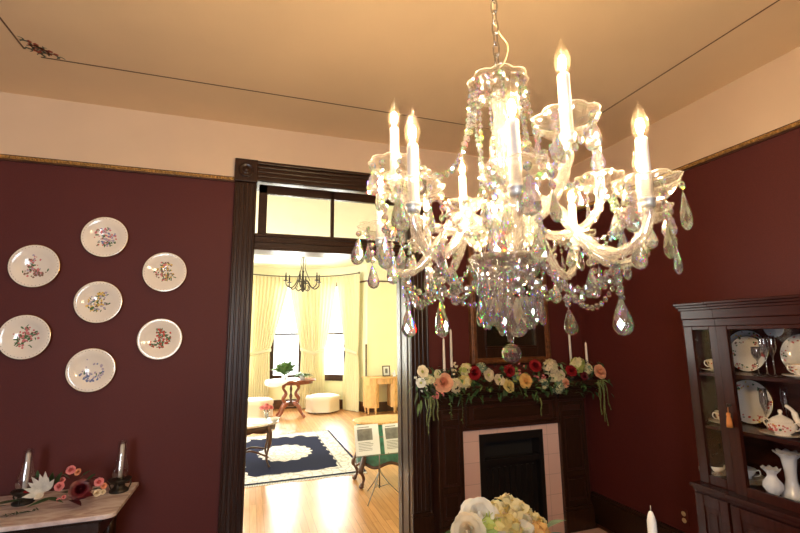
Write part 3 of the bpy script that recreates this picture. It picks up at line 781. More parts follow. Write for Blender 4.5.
# framed picture over the mantel
FR = thing('framed_mirror', (2.17, YB-.03, 1.39), 'old dark mirror in a gilt wood frame above the mantelpiece', 'mirror')
fx0, fx1, fz0, fz1 = 1.75, 2.535, 1.375, 2.46
def frame_ring(g, x0, x1, z0, z1, w, y0, y1, mat=0):
    g.box((x0, y0, z0), (x0+w, y1, z1), mat); g.box((x1-w, y0, z0), (x1, y1, z1), mat)
    g.box((x0+w, y0, z0), (x1-w, y1, z0+w), mat); g.box((x0+w, y0, z1-w), (x1-w, y1, z1), mat)
g = G(); frame_ring(g, fx0, fx1, fz0, fz1, .052, YB-.055, YB-.004); frame_ring(g, fx0+.01, fx1-.01, fz0+.01, fz1-.01, .026, YB-.066, YB-.05)
g.build('gilt_frame', 'giltwood', FR, bevel=.006)
g = G(); frame_ring(g, fx0+.052, fx1-.052, fz0+.052, fz1-.052, .085, YB-.046, YB-.006); frame_ring(g, fx0+.128, fx1-.128, fz0+.128, fz1-.128, .02, YB-.052, YB-.006)
g.build('inner_frame', 'wood', FR, bevel=.005)
g = G(); g.box((fx0+.13, YB-.02, fz0+.13), (fx1-.13, YB-.012, fz1-.13)); g.build('mirror_glass', 'mirror', FR)

# four tapers in candlesticks on the mantel
def lathe_obj(name, prof, loc, mat, n=24, **k):
    g = G(); g.lathe(prof, n, Matrix.Translation(loc)); return recenter(g.build(name, mat, **k), loc)
def taper(loc, L, r, label, group=None, name='taper_candle'):
    g = G(); X = Matrix.Translation(loc)
    g.lathe([(0, 0), (r*.95, 0), (r, .01), (r*.92, L*.6), (r*.78, L*.93), (r*.62, L-.012), (r*.35, L-.003), (.0, L)], 18, X, 0)
    g.tube([Vector(loc)+Vector((0, 0, L-.003)), Vector(loc)+Vector((.001, 0, L+.010))], .0012, 5, 1)
    return tag(recenter(g.build(name, ['wax', 'wick']), loc), label, 'candle', group)
def stick(loc, h, label, group, mat='pewter'):
    s = h/.12
    o = lathe_obj('candlestick', [(0, 0), (.036, 0), (.037, .006), (.026, .014), (.010, .024), (.0075, .04*s), (.014, .05*s), (.0075, .062*s), (.009, h-.03), (.017, h-.022), (.0165, h-.008), (.0125, h), (.0, h)], loc, mat)
    return tag(o, label, 'candlestick', group)
SH = 1.232
for (px, top, yy, hs, w1, w2) in ((443.5, 338, 3.16, .115, 'shorter of two white tapers left of the mirror on the mantel', 'candlestick under the shorter white taper left of the mirror'),
                              (450.5, 329, 3.245, .135, 'taller white taper left of the mirror beside the gilt frame', 'candlestick under the taller white taper left of the mirror'),
                              (568.5, 326, 3.245, .13, 'white taper right of the mirror nearer the gilt frame', 'candlestick under the taper nearer the mirror on its right'),
                              (585.5, 342, 3.15, .10, 'white taper above the far right end of the mantel garland', 'candlestick under the taper at the right end of the mantel')):
    t = at_y(px, top, yy)
    stick((t.x, yy, SH), hs, w2, 'candlesticks on the mantel')
    taper((t.x, yy, SH+hs), max(.12, t.z-SH-hs), .0105, w1, 'tapers on the mantel')

# garland of silk flowers along the mantel
GA = thing('flower_garland', (2.1, 3.09, SH), 'long garland of mixed roses, hydrangeas and trailing greenery along the mantel shelf', 'garland')
GY = 3.085
def gp(px, py, y=GY): return at_y(px, py, y)
def fdir(): return Vector((rnd.uniform(-.35, .25), -1, rnd.uniform(.05, .5))).normalized()
pxm = 435/3.25                                   # pixels per metre there
for k, (px, py, R, m) in enumerate(((443, 383, 9.5, 'peach'), (474, 373, 6.8, 'rosered'), (508, 386, 7.0, 'yellowp'), (525, 381, 7.6, 'goldp'), (509, 371, 6, 'rosered'), (535, 366, 6.4, 'rosered'), (571, 371, 6.2, 'rosered'), (584, 376, 4.4, 'darkred'), (599, 372, 8, 'peach'), (565, 383, 5.0, 'peach'))):
    rose(gp(px, py, GY-.03-.012*(k % 2)), fdir(), 1.18*R/pxm, m, GA)
for px, py, R, m in ((422, 372, 6.4, 'creamp'), (488, 375, 6.6, 'creamp'), (499, 380, 6, 'creamp'), (437, 374, 4.5, 'hyd'), (560, 375, 5.5, 'creamp'), (421, 383, 5, 'whitep')):
    bloom(gp(px, py, GY-.03), fdir(), 1.12*R/pxm, m, GA)
for px, py, R, ms in ((455, 386, 6.8, ['hyd', 'creamp']), (464, 382, 6.5, ['hyd', 'yellowp']), (466, 370, 6, ['hyd', 'hydg']), (550, 367, 7.4, ['hyd', 'creamp']), (557, 386, 7, ['hyd', 'sage']), (577, 365, 7.6, ['hyd', 'hydg']), (555, 377, 6, ['creamp', 'hyd']), (481, 368, 5, ['hyd', 'sage']), (516, 377, 4.5, ['hydg', 'sage']), (543, 384, 5, ['sage', 'hyd']), (588, 369, 5, ['hyd', 'sage']), (430, 380, 5, ['hyd', 'sage'])):
    hydrangea(gp(px, py, GY-.005), fdir(), 1.15*R/pxm, ms, GA)
for px, py, R, m in ((435, 397, 5, 'pink'), (440, 395, 4, 'pink'), (521, 366, 3.6, 'pink'), (518, 372, 3.4, 'pink'), (536, 379, 3.6, 'pink'), (543, 376, 3.4, 'pink'), (453, 372, 3.6, 'creamp'), (455, 365, 3.2, 'creamp'), (417, 378, 2.8, 'whitep'), (424, 389, 3.5, 'whitep')):
    small_cluster(gp(px, py, GY-.04), R/pxm, m, GA, 4)
g = G()
for k in range(620):
    px = rnd.uniform(417, 603); e = min(1, (px-412)/20, (610-px)/16)
    py = rnd.uniform(371, 393) if rnd.random() < .72 else rnd.uniform(362, 373)
    p = gp(px, py-(px-510)*.035+2, GY+rnd.uniform(-.03, .05))
    if p.z < SH+.004: p.y = min(p.y, 3.04)
    d = Vector((rnd.uniform(-1, 1), -rnd.uniform(.3, 1), rnd.uniform(-.7, .6)))
    leaf_g(g, p, d, rnd.uniform(.03, .065), rnd.uniform(.012, .024), 0 if rnd.random() < .78 else 1, .3)
for px, py, dx, dy in ((418, 392, -.5, -.9), (414, 386, -1, -.5), (421, 400, -.2, -1), (425, 398, .1, -1), (419, 403, -.3, -1), (462, 396, -.7, -.8), (470, 394, -.6, -.6), (476, 392, -.8, -.5)):
    leaf_g(g, gp(px, py, 3.035), (dx, -.3, dy), .075, .02, 1 if py > 395 and px < 430 else 0, .3)
fo = g.build('foliage', ['leaf', 'leafl'], GA); fo['kind'] = 'stuff'
def trail(px0, py0, px1, py1, y, r):
    a, b = gp(px0, py0, y), gp(px1, py1, y); g = G(); pts = crom([a, a.lerp(b, .3)+Vector((.005, -.01, 0)), a.lerp(b, .7)-Vector((.003, 0, 0)), b], 5)
    g.tube(pts, [.75*r*(1-.55*i/len(pts))*rnd.uniform(.8, 1.25) for i in range(len(pts))], 6)
    for i in range(14):
        q = pts[rnd.randrange(len(pts))]; leaf_g(g, q, (rnd.uniform(-1, 1), -.5, -1), .014, .007, 0, .2)
    g.build('trailing_strand', 'strand', GA)
for a in ((428, 396, 427, 424), (430, 397, 428.5, 436), (433, 397, 434, 419), (436, 398, 438.5, 420), (431, 396, 431, 415), (540, 398, 541.5, 415), (598, 380, 602, 415), (600, 380, 608, 424), (603, 380, 611, 410), (602, 379, 605, 420), (597, 382, 600, 400)):
    trail(*a, 3.03, .0075)
for px, y0, y1 in ((450, 400, 420), (461.5, 396, 424), (537, 392, 402)):
    a, b = gp(px, y0, 3.045), gp(px+1, y1, 3.045); g = G(); g.tube([a, a.lerp(b, .5)+Vector((.006, 0, 0)), b], .0012, 5)
    for i in range(9): leaf_g(g, a.lerp(b, (i+.5)/9), (rnd.choice((-1, 1)), -.4, -.5), .016, .012, 0, .2)
    g.build('hanging_vine', 'leafl', GA)

# ------------------------------------------------------------------ plates on the wall
PLATES = [(105, 237, 'pink and purple flowers over blue, topmost plate of the wall group', ('pfl', 'gfl', 'lfl', 'blue'), 0),
          (34.5, 266, 'slender spray over pink mound, upper plate farthest from the door', ('pfl', 'bfl', 'lfl', 'gfl'), 1),
          (165, 272, 'yellow and green flowers, upper plate beside the door frame', ('yfl', 'gfl', 'pfl', 'bfl'), 2),
          (98.5, 302, 'yellow and lilac spray, plate in the middle of the ring', ('yfl', 'gfl', 'lfl', 'bfl'), 3),
          (24.5, 337, 'pink blossoms and dark green leaves, lower plate farthest from the door', ('pfl', 'gfl', 'pfl', 'gfl'), 4),
          (160, 339, 'red flowers on green leaves, lower plate beside the door frame', ('rfl', 'gfl', 'rfl', 'gfl'), 5),
          (91, 370, 'pale blue and lilac wreath, lowest plate of the wall group', ('lfl', 'blue', 'lfl', 'gfl'), 6)]
def blot(g, X, x, y, r, mat, z, n=6, el=1., rot=0.):
    n = 8; cr_, sr_ = math.cos(rot), math.sin(rot); q = [(r*math.cos(2*PI*k/n)*(1 if k % 2 or el < .7 else .72), el*r*math.sin(2*PI*k/n)*(1 if k % 2 or el < .7 else .72)) for k in range(n)]
    g.add([X @ Vector((x+a*cr_-b*sr_, y+a*sr_+b*cr_, z)) for a, b in q], [tuple(range(n))], mat, False)
PR = .137
plate_prof = [(0, .0), (.055, .0), (.060, .004), (.083, .010), (.118, .020), (.1365, .024), (.137, .026), (.134, .0275), (.116, .0235), (.085, .0145), (.078, .0095), (0, .0085)]
for px, py, lab, cols, sd in PLATES:
    c = at_y(px, py, YB-.024); r2 = random.Random(sd*11+3)
    X = frame((c.x, YB-.002, c.z), (0, -1, 0), (1, 0, 0))
    g = G(); g.lathe(plate_prof, 48, X, 0); g.lathe([(.1345, .0278), (.1375, .0268), (.1375, .0245)], 48, X, 1)
    for k in range(40):                                                   # dotted inner rim line
        a = 2*PI*k/40; blot(g, X, .124*math.cos(a), .124*math.sin(a), .0022, 1, .0262)
    # frame(): local y points down for a wall facing the room, so heights are negated
    n = 130
    for k in range(n):
        z = .0092+k*.00001
        if sd == 6:
            a = r2.uniform(PI*1.05, PI*1.95) if r2.random() < .75 else r2.uniform(0, 2*PI); q = r2.gauss(.045, .012); x, y = q*1.1*math.cos(a), q*math.sin(a)
        elif sd == 1:
            if r2.random() < .6: x, y = r2.gauss(.005, .022), r2.gauss(-.028, .009)
            else: y = r2.uniform(-.02, .055); x = -.012+r2.gauss(0, .008)
        elif sd == 4:
            t_ = r2.uniform(-1, 1); x, y = r2.gauss(.028*t_, .018), r2.gauss(.03*t_, .016)
        else:
            t_ = r2.random(); y = -.040+.085*t_; x = r2.gauss(.010*math.sin(t_*5+sd), .026*(1-.65*t_)+.003)
        if x*x+y*y > .0024: continue
        low = y < -.02
        m = 2+(1 if (low and r2.random() < .6) else r2.choice((0, 0, 1, 2, 3)))
        green = cols[m-2] == 'gfl'; blot(g, X, x*1.5, y*1.5, r2.uniform(.007, .013) if green else r2.uniform(.0045, .010), m, z, 8, r2.uniform(.28, .45) if green else r2.uniform(.75, 1), r2.random()*3)
    o = g.build('wall_plate', ['china', 'gilt']+list(cols))
    recenter(o, (c.x, YB, c.z)); tag(o, 'cream plate with '+lab, 'plate', 'decorative plates on the maroon wall')

# ------------------------------------------------------------------ marble topped table with its things
TZ = .727
TB = thing('console_table', (-1.25, 3.06, 0), 'marble topped wooden console table against the maroon wall', 'table')
def rrect(x0, x1, y0, y1, r, corners=(1, 1, 1, 1), n=6):
    out = []
    for (cx, cy, a0), on in zip(((x1-r, y1-r, 0), (x0+r, y1-r, PI/2), (x0+r, y0+r, PI), (x1-r, y0+r, 1.5*PI)), corners):
        if on: out += [(cx+r*math.cos(a0+PI/2*k/n), cy+r*math.sin(a0+PI/2*k/n)) for k in range(n+1)]
        else: out.append((cx+(r if a0 in (0, 1.5*PI) else -r), cy+(r if a0 < PI*.9 else -r)))
    return out
g = G(); g.prism(rrect(-1.86, -.63, 2.785, 3.318, .05, (0, 0, 1, 1)), TZ-.024, TZ)
g.build('marble_top', 'marble', TB, bevel=.005)
g = G(); g.box((-1.78, 2.85, TZ-.14), (-.71, 3.30, TZ-.024)); g.box((-1.80, 2.83, TZ-.05), (-.69, 3.30, TZ-.024))
g.build('apron', 'wood_h', TB, bevel=.006)
for lx, ly in ((-1.73, 2.89), (-.76, 2.89), (-1.73, 3.26), (-.76, 3.26)):
    g = G(); g.lathe([(0, 0), (.018, 0), (.026, .02), (.016, .05), (.022, .12), (.030, .30), (.018, .36), (.034, .40), (.034, TZ-.1), (0, TZ-.1)], 14, Matrix.Translation((lx, ly, 0)))
    g.build('leg', 'wood', TB)
def hurricane(px, py, label):
    y = 3.16 if px > 60 else 3.13
    b = at_y(px, py, y); c = Vector((b.x, y, TZ)); X = Matrix.Translation(c)
    t = thing('candle_lamp', c, label, 'candle lamp', 'glass chimney candle lamps')
    g = G(); g.lathe([(0, 0), (.050, 0), (.052, .010), (.040, .018), (.030, .028), (.028, .040), (.052, .056), (.060, .066), (.058, .072), (.042, .070), (.022, .066), (.020, .076), (.014, .080), (0, .08)], 28, X)
    g.tube([c+Vector((.058*math.cos(q), .058*math.sin(q), .069)) for q in [2*PI*k/24 for k in range(24)]], .004, 6, 0, True, True)
    for k in range(3):
        q = k*2*PI/3+.6; g.tube([c+Vector((.05*math.cos(q), .05*math.sin(q), .004)), c+Vector((.064*math.cos(q), .064*math.sin(q), .03)), c+Vector((.055*math.cos(q), .055*math.sin(q), .066))], .004, 6)
    g.build('base', 'iron', t)
    g = G(); g.lathe([(0, .07), (.0115, .07), (.0115, .262), (.006, .268), (0, .268)], 16, X); g.tube([c+Vector((0, 0, .266)), c+Vector((0, 0, .278))], .0013, 5)
    g.build('candle', 'wax', t)
    g = G(); g.lathe([(.036, .072), (.043, .095), (.046, .115), (.041, .145), (.031, .185), (.026, .225), (.0255, .285)], 28, X); g.build('glass_chimney', 'chimney', t)
hurricane(119.5, 484, 'candle lamp with glass chimney near the rounded table corner, closest to the doorway')
hurricane(24.5, 490, 'candle lamp with glass chimney on the side of the table away from the doorway')
SP = thing('flower_spray', (-.98, 2.98, TZ), 'spray of silk flowers with white lily and dark red velvet leaves lying on marble', 'flowers')
def tp(px, py, y): return at_y(px, py, y)
# white lily
c = tp(44, 492, 2.94); c.z = max(c.z, TZ+.03); g = G()
for k, (dx, dz, dy, L) in enumerate(((-.75, -.12, -.5, .105), (-.9, .25, -.3, .10), (-.55, .75, -.2, .11), (.05, 1, -.25, .115), (.55, .65, -.3, .09), (-.25, -.28, -.8, .08), (-.85, .55, -.1, .10), (-.3, .95, -.05, .10), (.3, .9, -.4, .09))):
    d = Vector((dx, dy, dz)).normalized(); leaf_g(g, c, d, L*.88, .030, 0, -.12, Vector((-dz, 0, dx)))
g.build('lily', 'whitep', SP)
for px, py, R, m in ((71, 470, .026, 'pink'), (78, 472, .020, 'coral'), (59.5, 486.5, .026, 'pink'), (62.5, 480, .016, 'pink'), (99, 482, .026, 'pink'), (104, 486, .018, 'coral'), (64, 497, .012, 'pink'), (58.5, 500, .012, 'pink')):
    p = tp(px, py, 2.99 if py < 482 else 2.94); rose(p, (rnd.uniform(-.3, .3), -1, .4), R, m, SP)
for px, py, R in ((97.5, 493, .022), (103, 492, .016)):
    rose(tp(px, py, 2.93), (.1, -1, .5), R, 'creamp', SP)
p = tp(80, 490, 2.95); p.z = max(p.z, TZ+.045); rose(p, (.35, -.8, .45), .060, 'darkred', SP, 'velvet_rose')
for px0, py0, dx, dy, dz, L, w in ((72, 499, .9, -.5, .30, .14, .07), (84, 482, .9, -.1, .28, .09, .045), (69, 500, .85, -.8, -.02, .11, .05)):
    p = tp(px0, py0, 2.95); p.z = max(p.z, TZ+.014); g = G(); leaf_g(g, p, (dx, dy, dz), L, w, 0, .12); g.build('velvet_leaf', 'darkred', SP)
p = tp(23, 492, 2.97); g = G(); leaf_g(g, p, (.9, -.2, .1), .06, .035, 0, .1); g.build('velvet_leaf', 'rosered', SP)
g = G()
for px0, py0, d, L, w in ((52, 488, (-.1, .2, 1), .09, .06), (56, 486, (.25, .2, 1), .08, .06), (45, 498, (.9, -.6, .0), .13, .03), (55, 497, (-1, -.7, -.05), .12, .025), (20, 500, (-1, -.3, .05), .14, .022), (10, 505, (-1, -.2, .05), .12, .02), (28, 497, (-1, -.5, .05), .15, .018), (86, 482, (.5, .1, .5), .06, .04), (90, 490, (.8, -.2, .1), .07, .03), (70, 479, (-.6, 0, .5), .06, .03), (62, 492, (.6, -.6, .1), .06, .03), (80, 478, (.6, .2, .5), .06, .035), (34, 482, (.3, .2, 1), .05, .02), (38, 478, (-.2, .2, 1), .045, .02)):
    p = tp(px0, py0, 2.98); p.z = max(p.z, TZ+.010); leaf_g(g, p, d, L, w, 0, .1)
for k in range(26):
    p = tp(4+k*1.5, 508-k*.55, 2.92); p.z = TZ+.008+.0004*k
    leaf_g(g, p, (rnd.uniform(-1, .1), rnd.uniform(-.8, .8), .12), .035, .006, 0, .1)
o = g.build('foliage', ['leaf'], SP)

# ------------------------------------------------------------------ dining table below the chandelier with its centrepiece
DT = thing('dining_table', (.72, .62, 0), 'oval dining table under the chandelier holding the hydrangea vase', 'table')
g = G(); n = 56
g.prism([(.72+1.05*math.cos(2*PI*k/n), .62+.74*math.sin(2*PI*k/n)) for k in range(n)], .725, .76); g.build('table_top', 'wood', DT, bevel=.008)
g = G(); g.lathe([(.0, .06), (.07, .06), (.075, .12), (.055, .18), (.09, .30), (.10, .42), (.06, .52), (.09, .66), (.16, .725), (0, .725)], 28, Matrix.Translation((.72, .62, 0))); g.build('pedestal', 'wood', DT)
for k in range(4):
    a = PI/4+k*PI/2; g = G(); d = Vector((math.cos(a), math.sin(a), 0)); b = Vector((.72, .62, 0))
    g.tube(crom([b+d*.05+Vector((0, 0, .22)), b+d*.22+Vector((0, 0, .20)), b+d*.42+Vector((0, 0, .08)), b+d*.52+Vector((0, 0, .03))], 5), [.045]*6+[.038]*5+[.03]*5, 10); g.build('foot', 'wood', DT)
VC = Vector((.60, .985, .76))
CP = thing('flower_arrangement', VC, 'bouquet of cream roses and yellow hydrangeas in a white vase on the dining table', 'flowers')
g = G(); g.lathe([(0, 0), (.045, 0), (.050, .01), (.060, .08), (.068, .16), (.060, .22), (.055, .255), (.062, .275), (.059, .275), (.052, .255), (.04, .2), (0, .2)], 30, Matrix.Translation(VC)); g.build('vase', 'milk', CP)
def cp(px, py, dep):
    r = ray(px, py); return EYE+r*(dep/(r.normalized().dot(FW)*r.length))
rose(cp(479, 519, .955), (-.25, -.6, .8), .050, 'whitep', CP)
rose(cp(469, 532, .93), (-.6, -.7, .4), .042, 'creamp', CP)
for px, py, dep, R, ms in ((495, 519, .98, .030, ['hyd', 'yellowp']), (507, 509, 1.02, .026, ['hyd', 'creamp']), (518, 517, .99, .028, ['hyd', 'yellowp']), (519, 527, .96, .028, ['hyd', 'creamp']), (533, 528, 1.0, .027, ['hyd', 'yellowp']), (491, 531, .94, .028, ['hydg', 'hydg']), (506, 533, .93, .030, ['creamp', 'yellowp']), (536, 537, .97, .027, ['goldp', 'hyd']), (475, 545, .94, .03, ['whitep', 'hyd']), (520, 548, .94, .033, ['hyd', 'yellowp'])):
    hydrangea(cp(px, py, dep), (rnd.uniform(-.3, .3), -.6, .8), R, ms, CP, 13, .80)
g = G()
for px, py, d, L, w, m in ((547, 528, (.9, -.1, .35), .055, .034, 1), (548, 533, (.9, -.3, -.1), .06, .03, 1), (460, 534, (-.8, -.2, .2), .05, .03, 0), (512, 520, (.2, -.8, .5), .03, .02, 0), (500, 506, (-.5, -.2, .8), .03, .02, 0), (530, 540, (.9, -.3, .0), .07, .03, 0), (484, 521, (.3, -.8, .4), .03, .02, 0), (525, 516, (.3, -.6, .8), .03, .018, 0)):
    leaf_g(g, cp(px, py, 1.0), d, L, w, m, .15)
for k in range(14):
    a = k*2*PI/14; leaf_g(g, VC+Vector((.03*math.cos(a), .03*math.sin(a), .26)), (math.cos(a), math.sin(a), .45), .10, .035, 0, .3)
g.build('foliage', ['leaf', 'sage'], CP)
g = G()
for k in range(9):
    a = k*2.4; g.tube([VC+Vector((.01*math.cos(a), .01*math.sin(a), .2)), VC+Vector((.05*math.cos(a), .05*math.sin(a), .38))], .003, 6)
g.build('stems', 'leafl', CP)
# single taper beside it
t = cp(650.5, 510.5, .96)
hs = .16
stick((t.x, t.y, .76), hs, 'candlestick on the dining table under the single near taper', None, 'silver')
taper((t.x, t.y, .76+hs), t.z-.76-hs, .0118, 'unlit white taper candle on the dining table beside the hydrangeas')
# ------------------------------------------------------------------ china cabinet on the right wall
KX, KXS, KXL, KB = 2.555, 2.575, 2.515, 2.915       # centre front, side bay front, lower case front, back
KY0, KY1, KM0, KM1 = .80, 2.04, 1.02, 1.825         # ends and the breakfront's ends
S1, S2, S3 = 1.383, 1.078, .768                     # tops of the shelves
KC = thing('china_cabinet', (2.7, 1.42, 0), 'tall dark mahogany china cabinet with glazed doors standing on the right wall', 'cabinet')
g = G()
g.box((KB-.012, KY0+.01, .74), (KB, KY1-.01, 1.70)); g.box((KXS+.03, KY1-.022, .74), (KB, KY1, 1.70)); g.box((KXS+.03, KY0, .74), (KB, KY0+.022, 1.70))
g.box((KXS+.03, KY0+.022, S3-.02), (KB-.012, KY1-.022, S3)); g.box((KXS+.03, KY0+.022, 1.66), (KB-.012, KY1-.022, 1.70))
g.build('carcass', 'mahogany', KC)
g = G()
for x, y0, y1 in ((KXS, KY0, KY1), (KX, KM0, KM1)):
    g.box((x, y0-.004, 1.655), (KB, y1+.004, 1.70)); g.box((x-.006, y0-.006, 1.70), (KB, y1+.006, 1.755)); g.box((x-.014, y0-.014, 1.752), (KB, y1+.014, 1.770)); g.box((x-.024, y0-.022, 1.768), (KB, y1+.022, 1.785)); g.box((x-.034, y0-.030, 1.783), (KB, y1+.030, 1.800))
g.build('cornice', 'mahogany', KC, bevel=.004)
for nm, z in (('shelf', S1), ('shelf', S2)):
    g = G(); g.box((KX+.035, KY0+.022, z-.02), (KB-.012, KY1-.022, z)); g.build(nm, 'mahogany', KC, bevel=.002)
def glazed(y0, y1, x, st):
    g = G(); z0, z1 = .745, 1.656
    g.box((x, y0, z0), (x+.028, y0+st, z1)); g.box((x, y1-st, z0), (x+.028, y1, z1)); g.box((x+.001, y0+st, z0), (x+.028, y1-st, z0+.05)); g.box((x+.001, y0+st, z1-.022), (x+.028, y1-st, z1))
    d = g.build('glazed_door', 'mahogany_v', KC, bevel=.003)
    g = G(); g.box((x+.012, y0+st, z0+.05), (x+.016, y1-st, z1-.022)); g.build('pane', 'cabglass' if x == KX else 'sideglass', d)
    return d
glazed(KM1+.002, KY1, KXS, .055); glazed(KY0, KM0-.002, KXS, .055)
dc = glazed(KM0, KM1, KX, .062)
kz = 1.217; ky = KM1-.030
g = G(); g.lathe([(0, 0), (.007, 0), (.007, .003), (0, .004)], 12, frame((KX, ky, kz), (-1, 0, 0))); g.tube([(KX, ky, kz), (KX-.02, ky, kz)], .002, 6)
g.tube([(KX-.02-.0, ky+.009*math.cos(a), kz+.009*math.sin(a)) for a in [2*PI*k/14 for k in range(14)]], .0017, 5, 0, True, True)
g.build('key', 'iron', dc)
# lower case
g = G()
g.box((KXL+.02, KY0-.01, .09), (KB, KY1+.01, .72)); g.box((KXL-.0, KM0-.01, .09), (KB, KM1+.01, .72))
g.box((KXL+.03, KY0-.02, 0), (KB, KY1+.02, .09)); g.box((KXL-.015, KM0-.02, 0), (KB, KM1+.02, .09))
g.build('lower_case', 'mahogany', KC, bevel=.003)
g = G()
for x, y0, y1 in ((KXL, KY0-.015, KY1+.015), (KXL-.022, KM0-.015, KM1+.015)):
    g.box((x-.012, y0, .725), (KB if x == KXL else KX+.01, y1, .745 if x == KXL else .748)); g.box((x, y0+.01, .705), (KB, y1-.01, .726))
g.build('waist_moulding', 'mahogany', KC, bevel=.004)
def panel_door(y0, y1, x):
    g = G(); g.box((x-.016, y0, .11), (x, y1, .695))
    w = .05
    d = g.build('cupboard_door', 'mahogany_v', KC, bevel=.003)
    g = G()
    for a, b in (((y0, .11), (y0+w, .695)), ((y1-w, .11), (y1, .695)), ((y0+w, .11), (y1-w, .17)), ((y0+w, .635), (y1-w, .695))): g.box((x-.024, a[0], a[1]), (x-.016, b[0], b[1]))
    g.box((x-.021, y0+w+.02, .20), (x-.016, y1-w-.02, .605)); g.build('raised_panel', 'mahogany_v', d, bevel=.003)
panel_door(KM1+.02, KY1-.005, KXL+.02); panel_door(KY0+.005, KM0-.02, KXL+.02); panel_door(1.425, KM1-.005, KXL); panel_door(KM0+.005, 1.418, KXL)
# tassel on the key
T = thing('key_tassel', (KX-.022, ky, 1.12), 'orange silk tassel hanging from the key of the glazed cabinet door', 'tassel')
g = G(); g.tube([(KX-.021, ky, kz-.010), (KX-.024, ky, 1.175)], .0016, 6); g.build('cord', 'tassel', T)
g = G(); X = Matrix.Translation((KX-.024, ky, 1.10)); g.lathe([(.0, 0), (.015, 0), (.0145, .02), (.011, .05), (.0085, .058), (.011, .066), (.009, .076), (0, .08)], 16, X, 0, True, lambda r, z, a: (r*(1+.08*math.cos(9*a)), z)); g.build('skirt', 'tassel', T)

# ---- china
RIM = ['rfl', 'pfl', 'gfl', 'yfl', 'bfl']
def rimblots(g, X, R, seed, z, k=26, lo=.66, hi=.94):
    r2 = random.Random(seed)
    for i in range(k):
        grp = int(r2.random()*6)*2*PI/6; a = grp+r2.gauss(0, .17); q = R*r2.uniform(lo, hi)
        blot(g, X, q*math.cos(a), q*math.sin(a), R*r2.uniform(.035, .085), 2+r2.choice((0, 0, 1, 2, 3, 4)), z(q)+.0004+i*.00001, 6, r2.uniform(.5, 1), r2.random()*3)
def disp_plate(px, py, R, X_, shelf, label, seed, mat='china', lean=.16, fl=64):
    """a plate on edge, leaning back"""
    p = at_x(px, py, X_); n = Vector((-1, 0, lean)).normalized()
    zc = shelf+R*math.cos(math.atan(lean))+.001 if shelf else p.z
    c = Vector((X_, p.y, zc)); X = frame(c, n, (0, -1, 0))
    g = G(); s = R/.137
    g.lathe([(r*s, (z-.006)*s) for r, z in plate_prof], 48, X, 0); g.lathe([(.1345*s, .0220*s), (.1378*s, .0208*s), (.1378*s, .0185*s)], 48, X, 1)
    rimblots(g, X, R, seed, lambda q: s*(.0088+max(0, (q/s-.085))*.265)+.0006, fl)
    o = g.build('display_plate', [mat, 'gilt']+RIM); recenter(o, c); return tag(o, label, 'plate', 'plates standing in the china cabinet')
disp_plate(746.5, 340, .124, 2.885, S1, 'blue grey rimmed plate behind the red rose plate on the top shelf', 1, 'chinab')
disp_plate(748, 350, .106, 2.835, S1, 'cream plate with red rose rim in front of a bluish plate, top shelf', 2)
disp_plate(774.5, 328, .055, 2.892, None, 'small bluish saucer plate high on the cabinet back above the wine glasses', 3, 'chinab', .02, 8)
disp_plate(804, 345, .112, 2.86, S1, 'plate with bright rose and gold pattern behind the cup, top shelf at the right', 4, 'china', .16, 70)
disp_plate(751, 400, .128, 2.86, S2, 'largest cream plate with brown and red floral rim on the middle shelf', 5)
def saucer(px, py, X_, z, R, label, group='saucers in the china cabinet', seed=1, name='saucer'):
    p = at_x(px, py, X_); c = Vector((X_, p.y, z)); X = Matrix.Translation(c)
    g = G(); s = R/.075
    g.lathe([(0, 0), (.024*s, 0), (.026*s, .003), (.05*s, .008), (.075*s, .016), (.0745*s, .0178), (.049*s, .0105), (.025*s, .005), (0, .005)], 36, X, 0)
    g.lathe([(.073*s, .0182), (.0757*s, .0168)], 36, X, 1); rimblots(g, X, R, seed, lambda q: s*(.0106+max(0, q/s-.049)*.29)+.0004, 16, .68, .9)
    o = g.build(name, ['china', 'gilt']+RIM); recenter(o, c); return tag(o, label, 'saucer', group), c
def cup(c, label, ha, seed=1, name='teacup'):
    X = Matrix.Translation(c); g = G()
    g.lathe([(0, 0), (.020, 0), (.021, .005), (.017, .009), (.027, .018), (.036, .036), (.040, .058), (.042, .066), (.0405, .066), (.038, .056), (.033, .034), (.02, .015), (0, .013)], 30, X, 0)
    g.lathe([(.0405, .0665), (.0425, .0655), (.0425, .0635)], 30, X, 1)
    r2 = random.Random(seed)
    for i in range(34):
        a = r2.uniform(0, 2*PI); z = r2.uniform(.028, .058); r = .0285+(z-.018)*.30+.0022
        d = Vector((math.cos(a), math.sin(a), -.25)); blot(g, frame(c+Vector((r*math.cos(a), r*math.sin(a), z)), d, (0, 0, 1)), 0, 0, r2.uniform(.003, .007), 2+r2.choice((0, 0, 1, 2, 3)), .001)
    o = g.build(name, ['china', 'gilt']+RIM)
    g = G(); d = Vector((math.cos(ha), math.sin(ha), 0)); g.tube(crom([c+d*.036+Vector((0, 0, .054)), c+d*.056+Vector((0, 0, .060)), c+d*.062+Vector((0, 0, .042)), c+d*.046+Vector((0, 0, .026)), c+d*.032+Vector((0, 0, .026))], 5), .003, 7); g.build('handle', 'china', o)
    recenter_tree(o, c); return tag(o, label, 'cup', 'cups in the china cabinet')
def recenter_tree(o, loc):
    loc = Vector(loc); o.data.transform(Matrix.Translation(-loc)); o.location = loc
    for ch in o.children: ch.data.transform(Matrix.Translation(-loc))
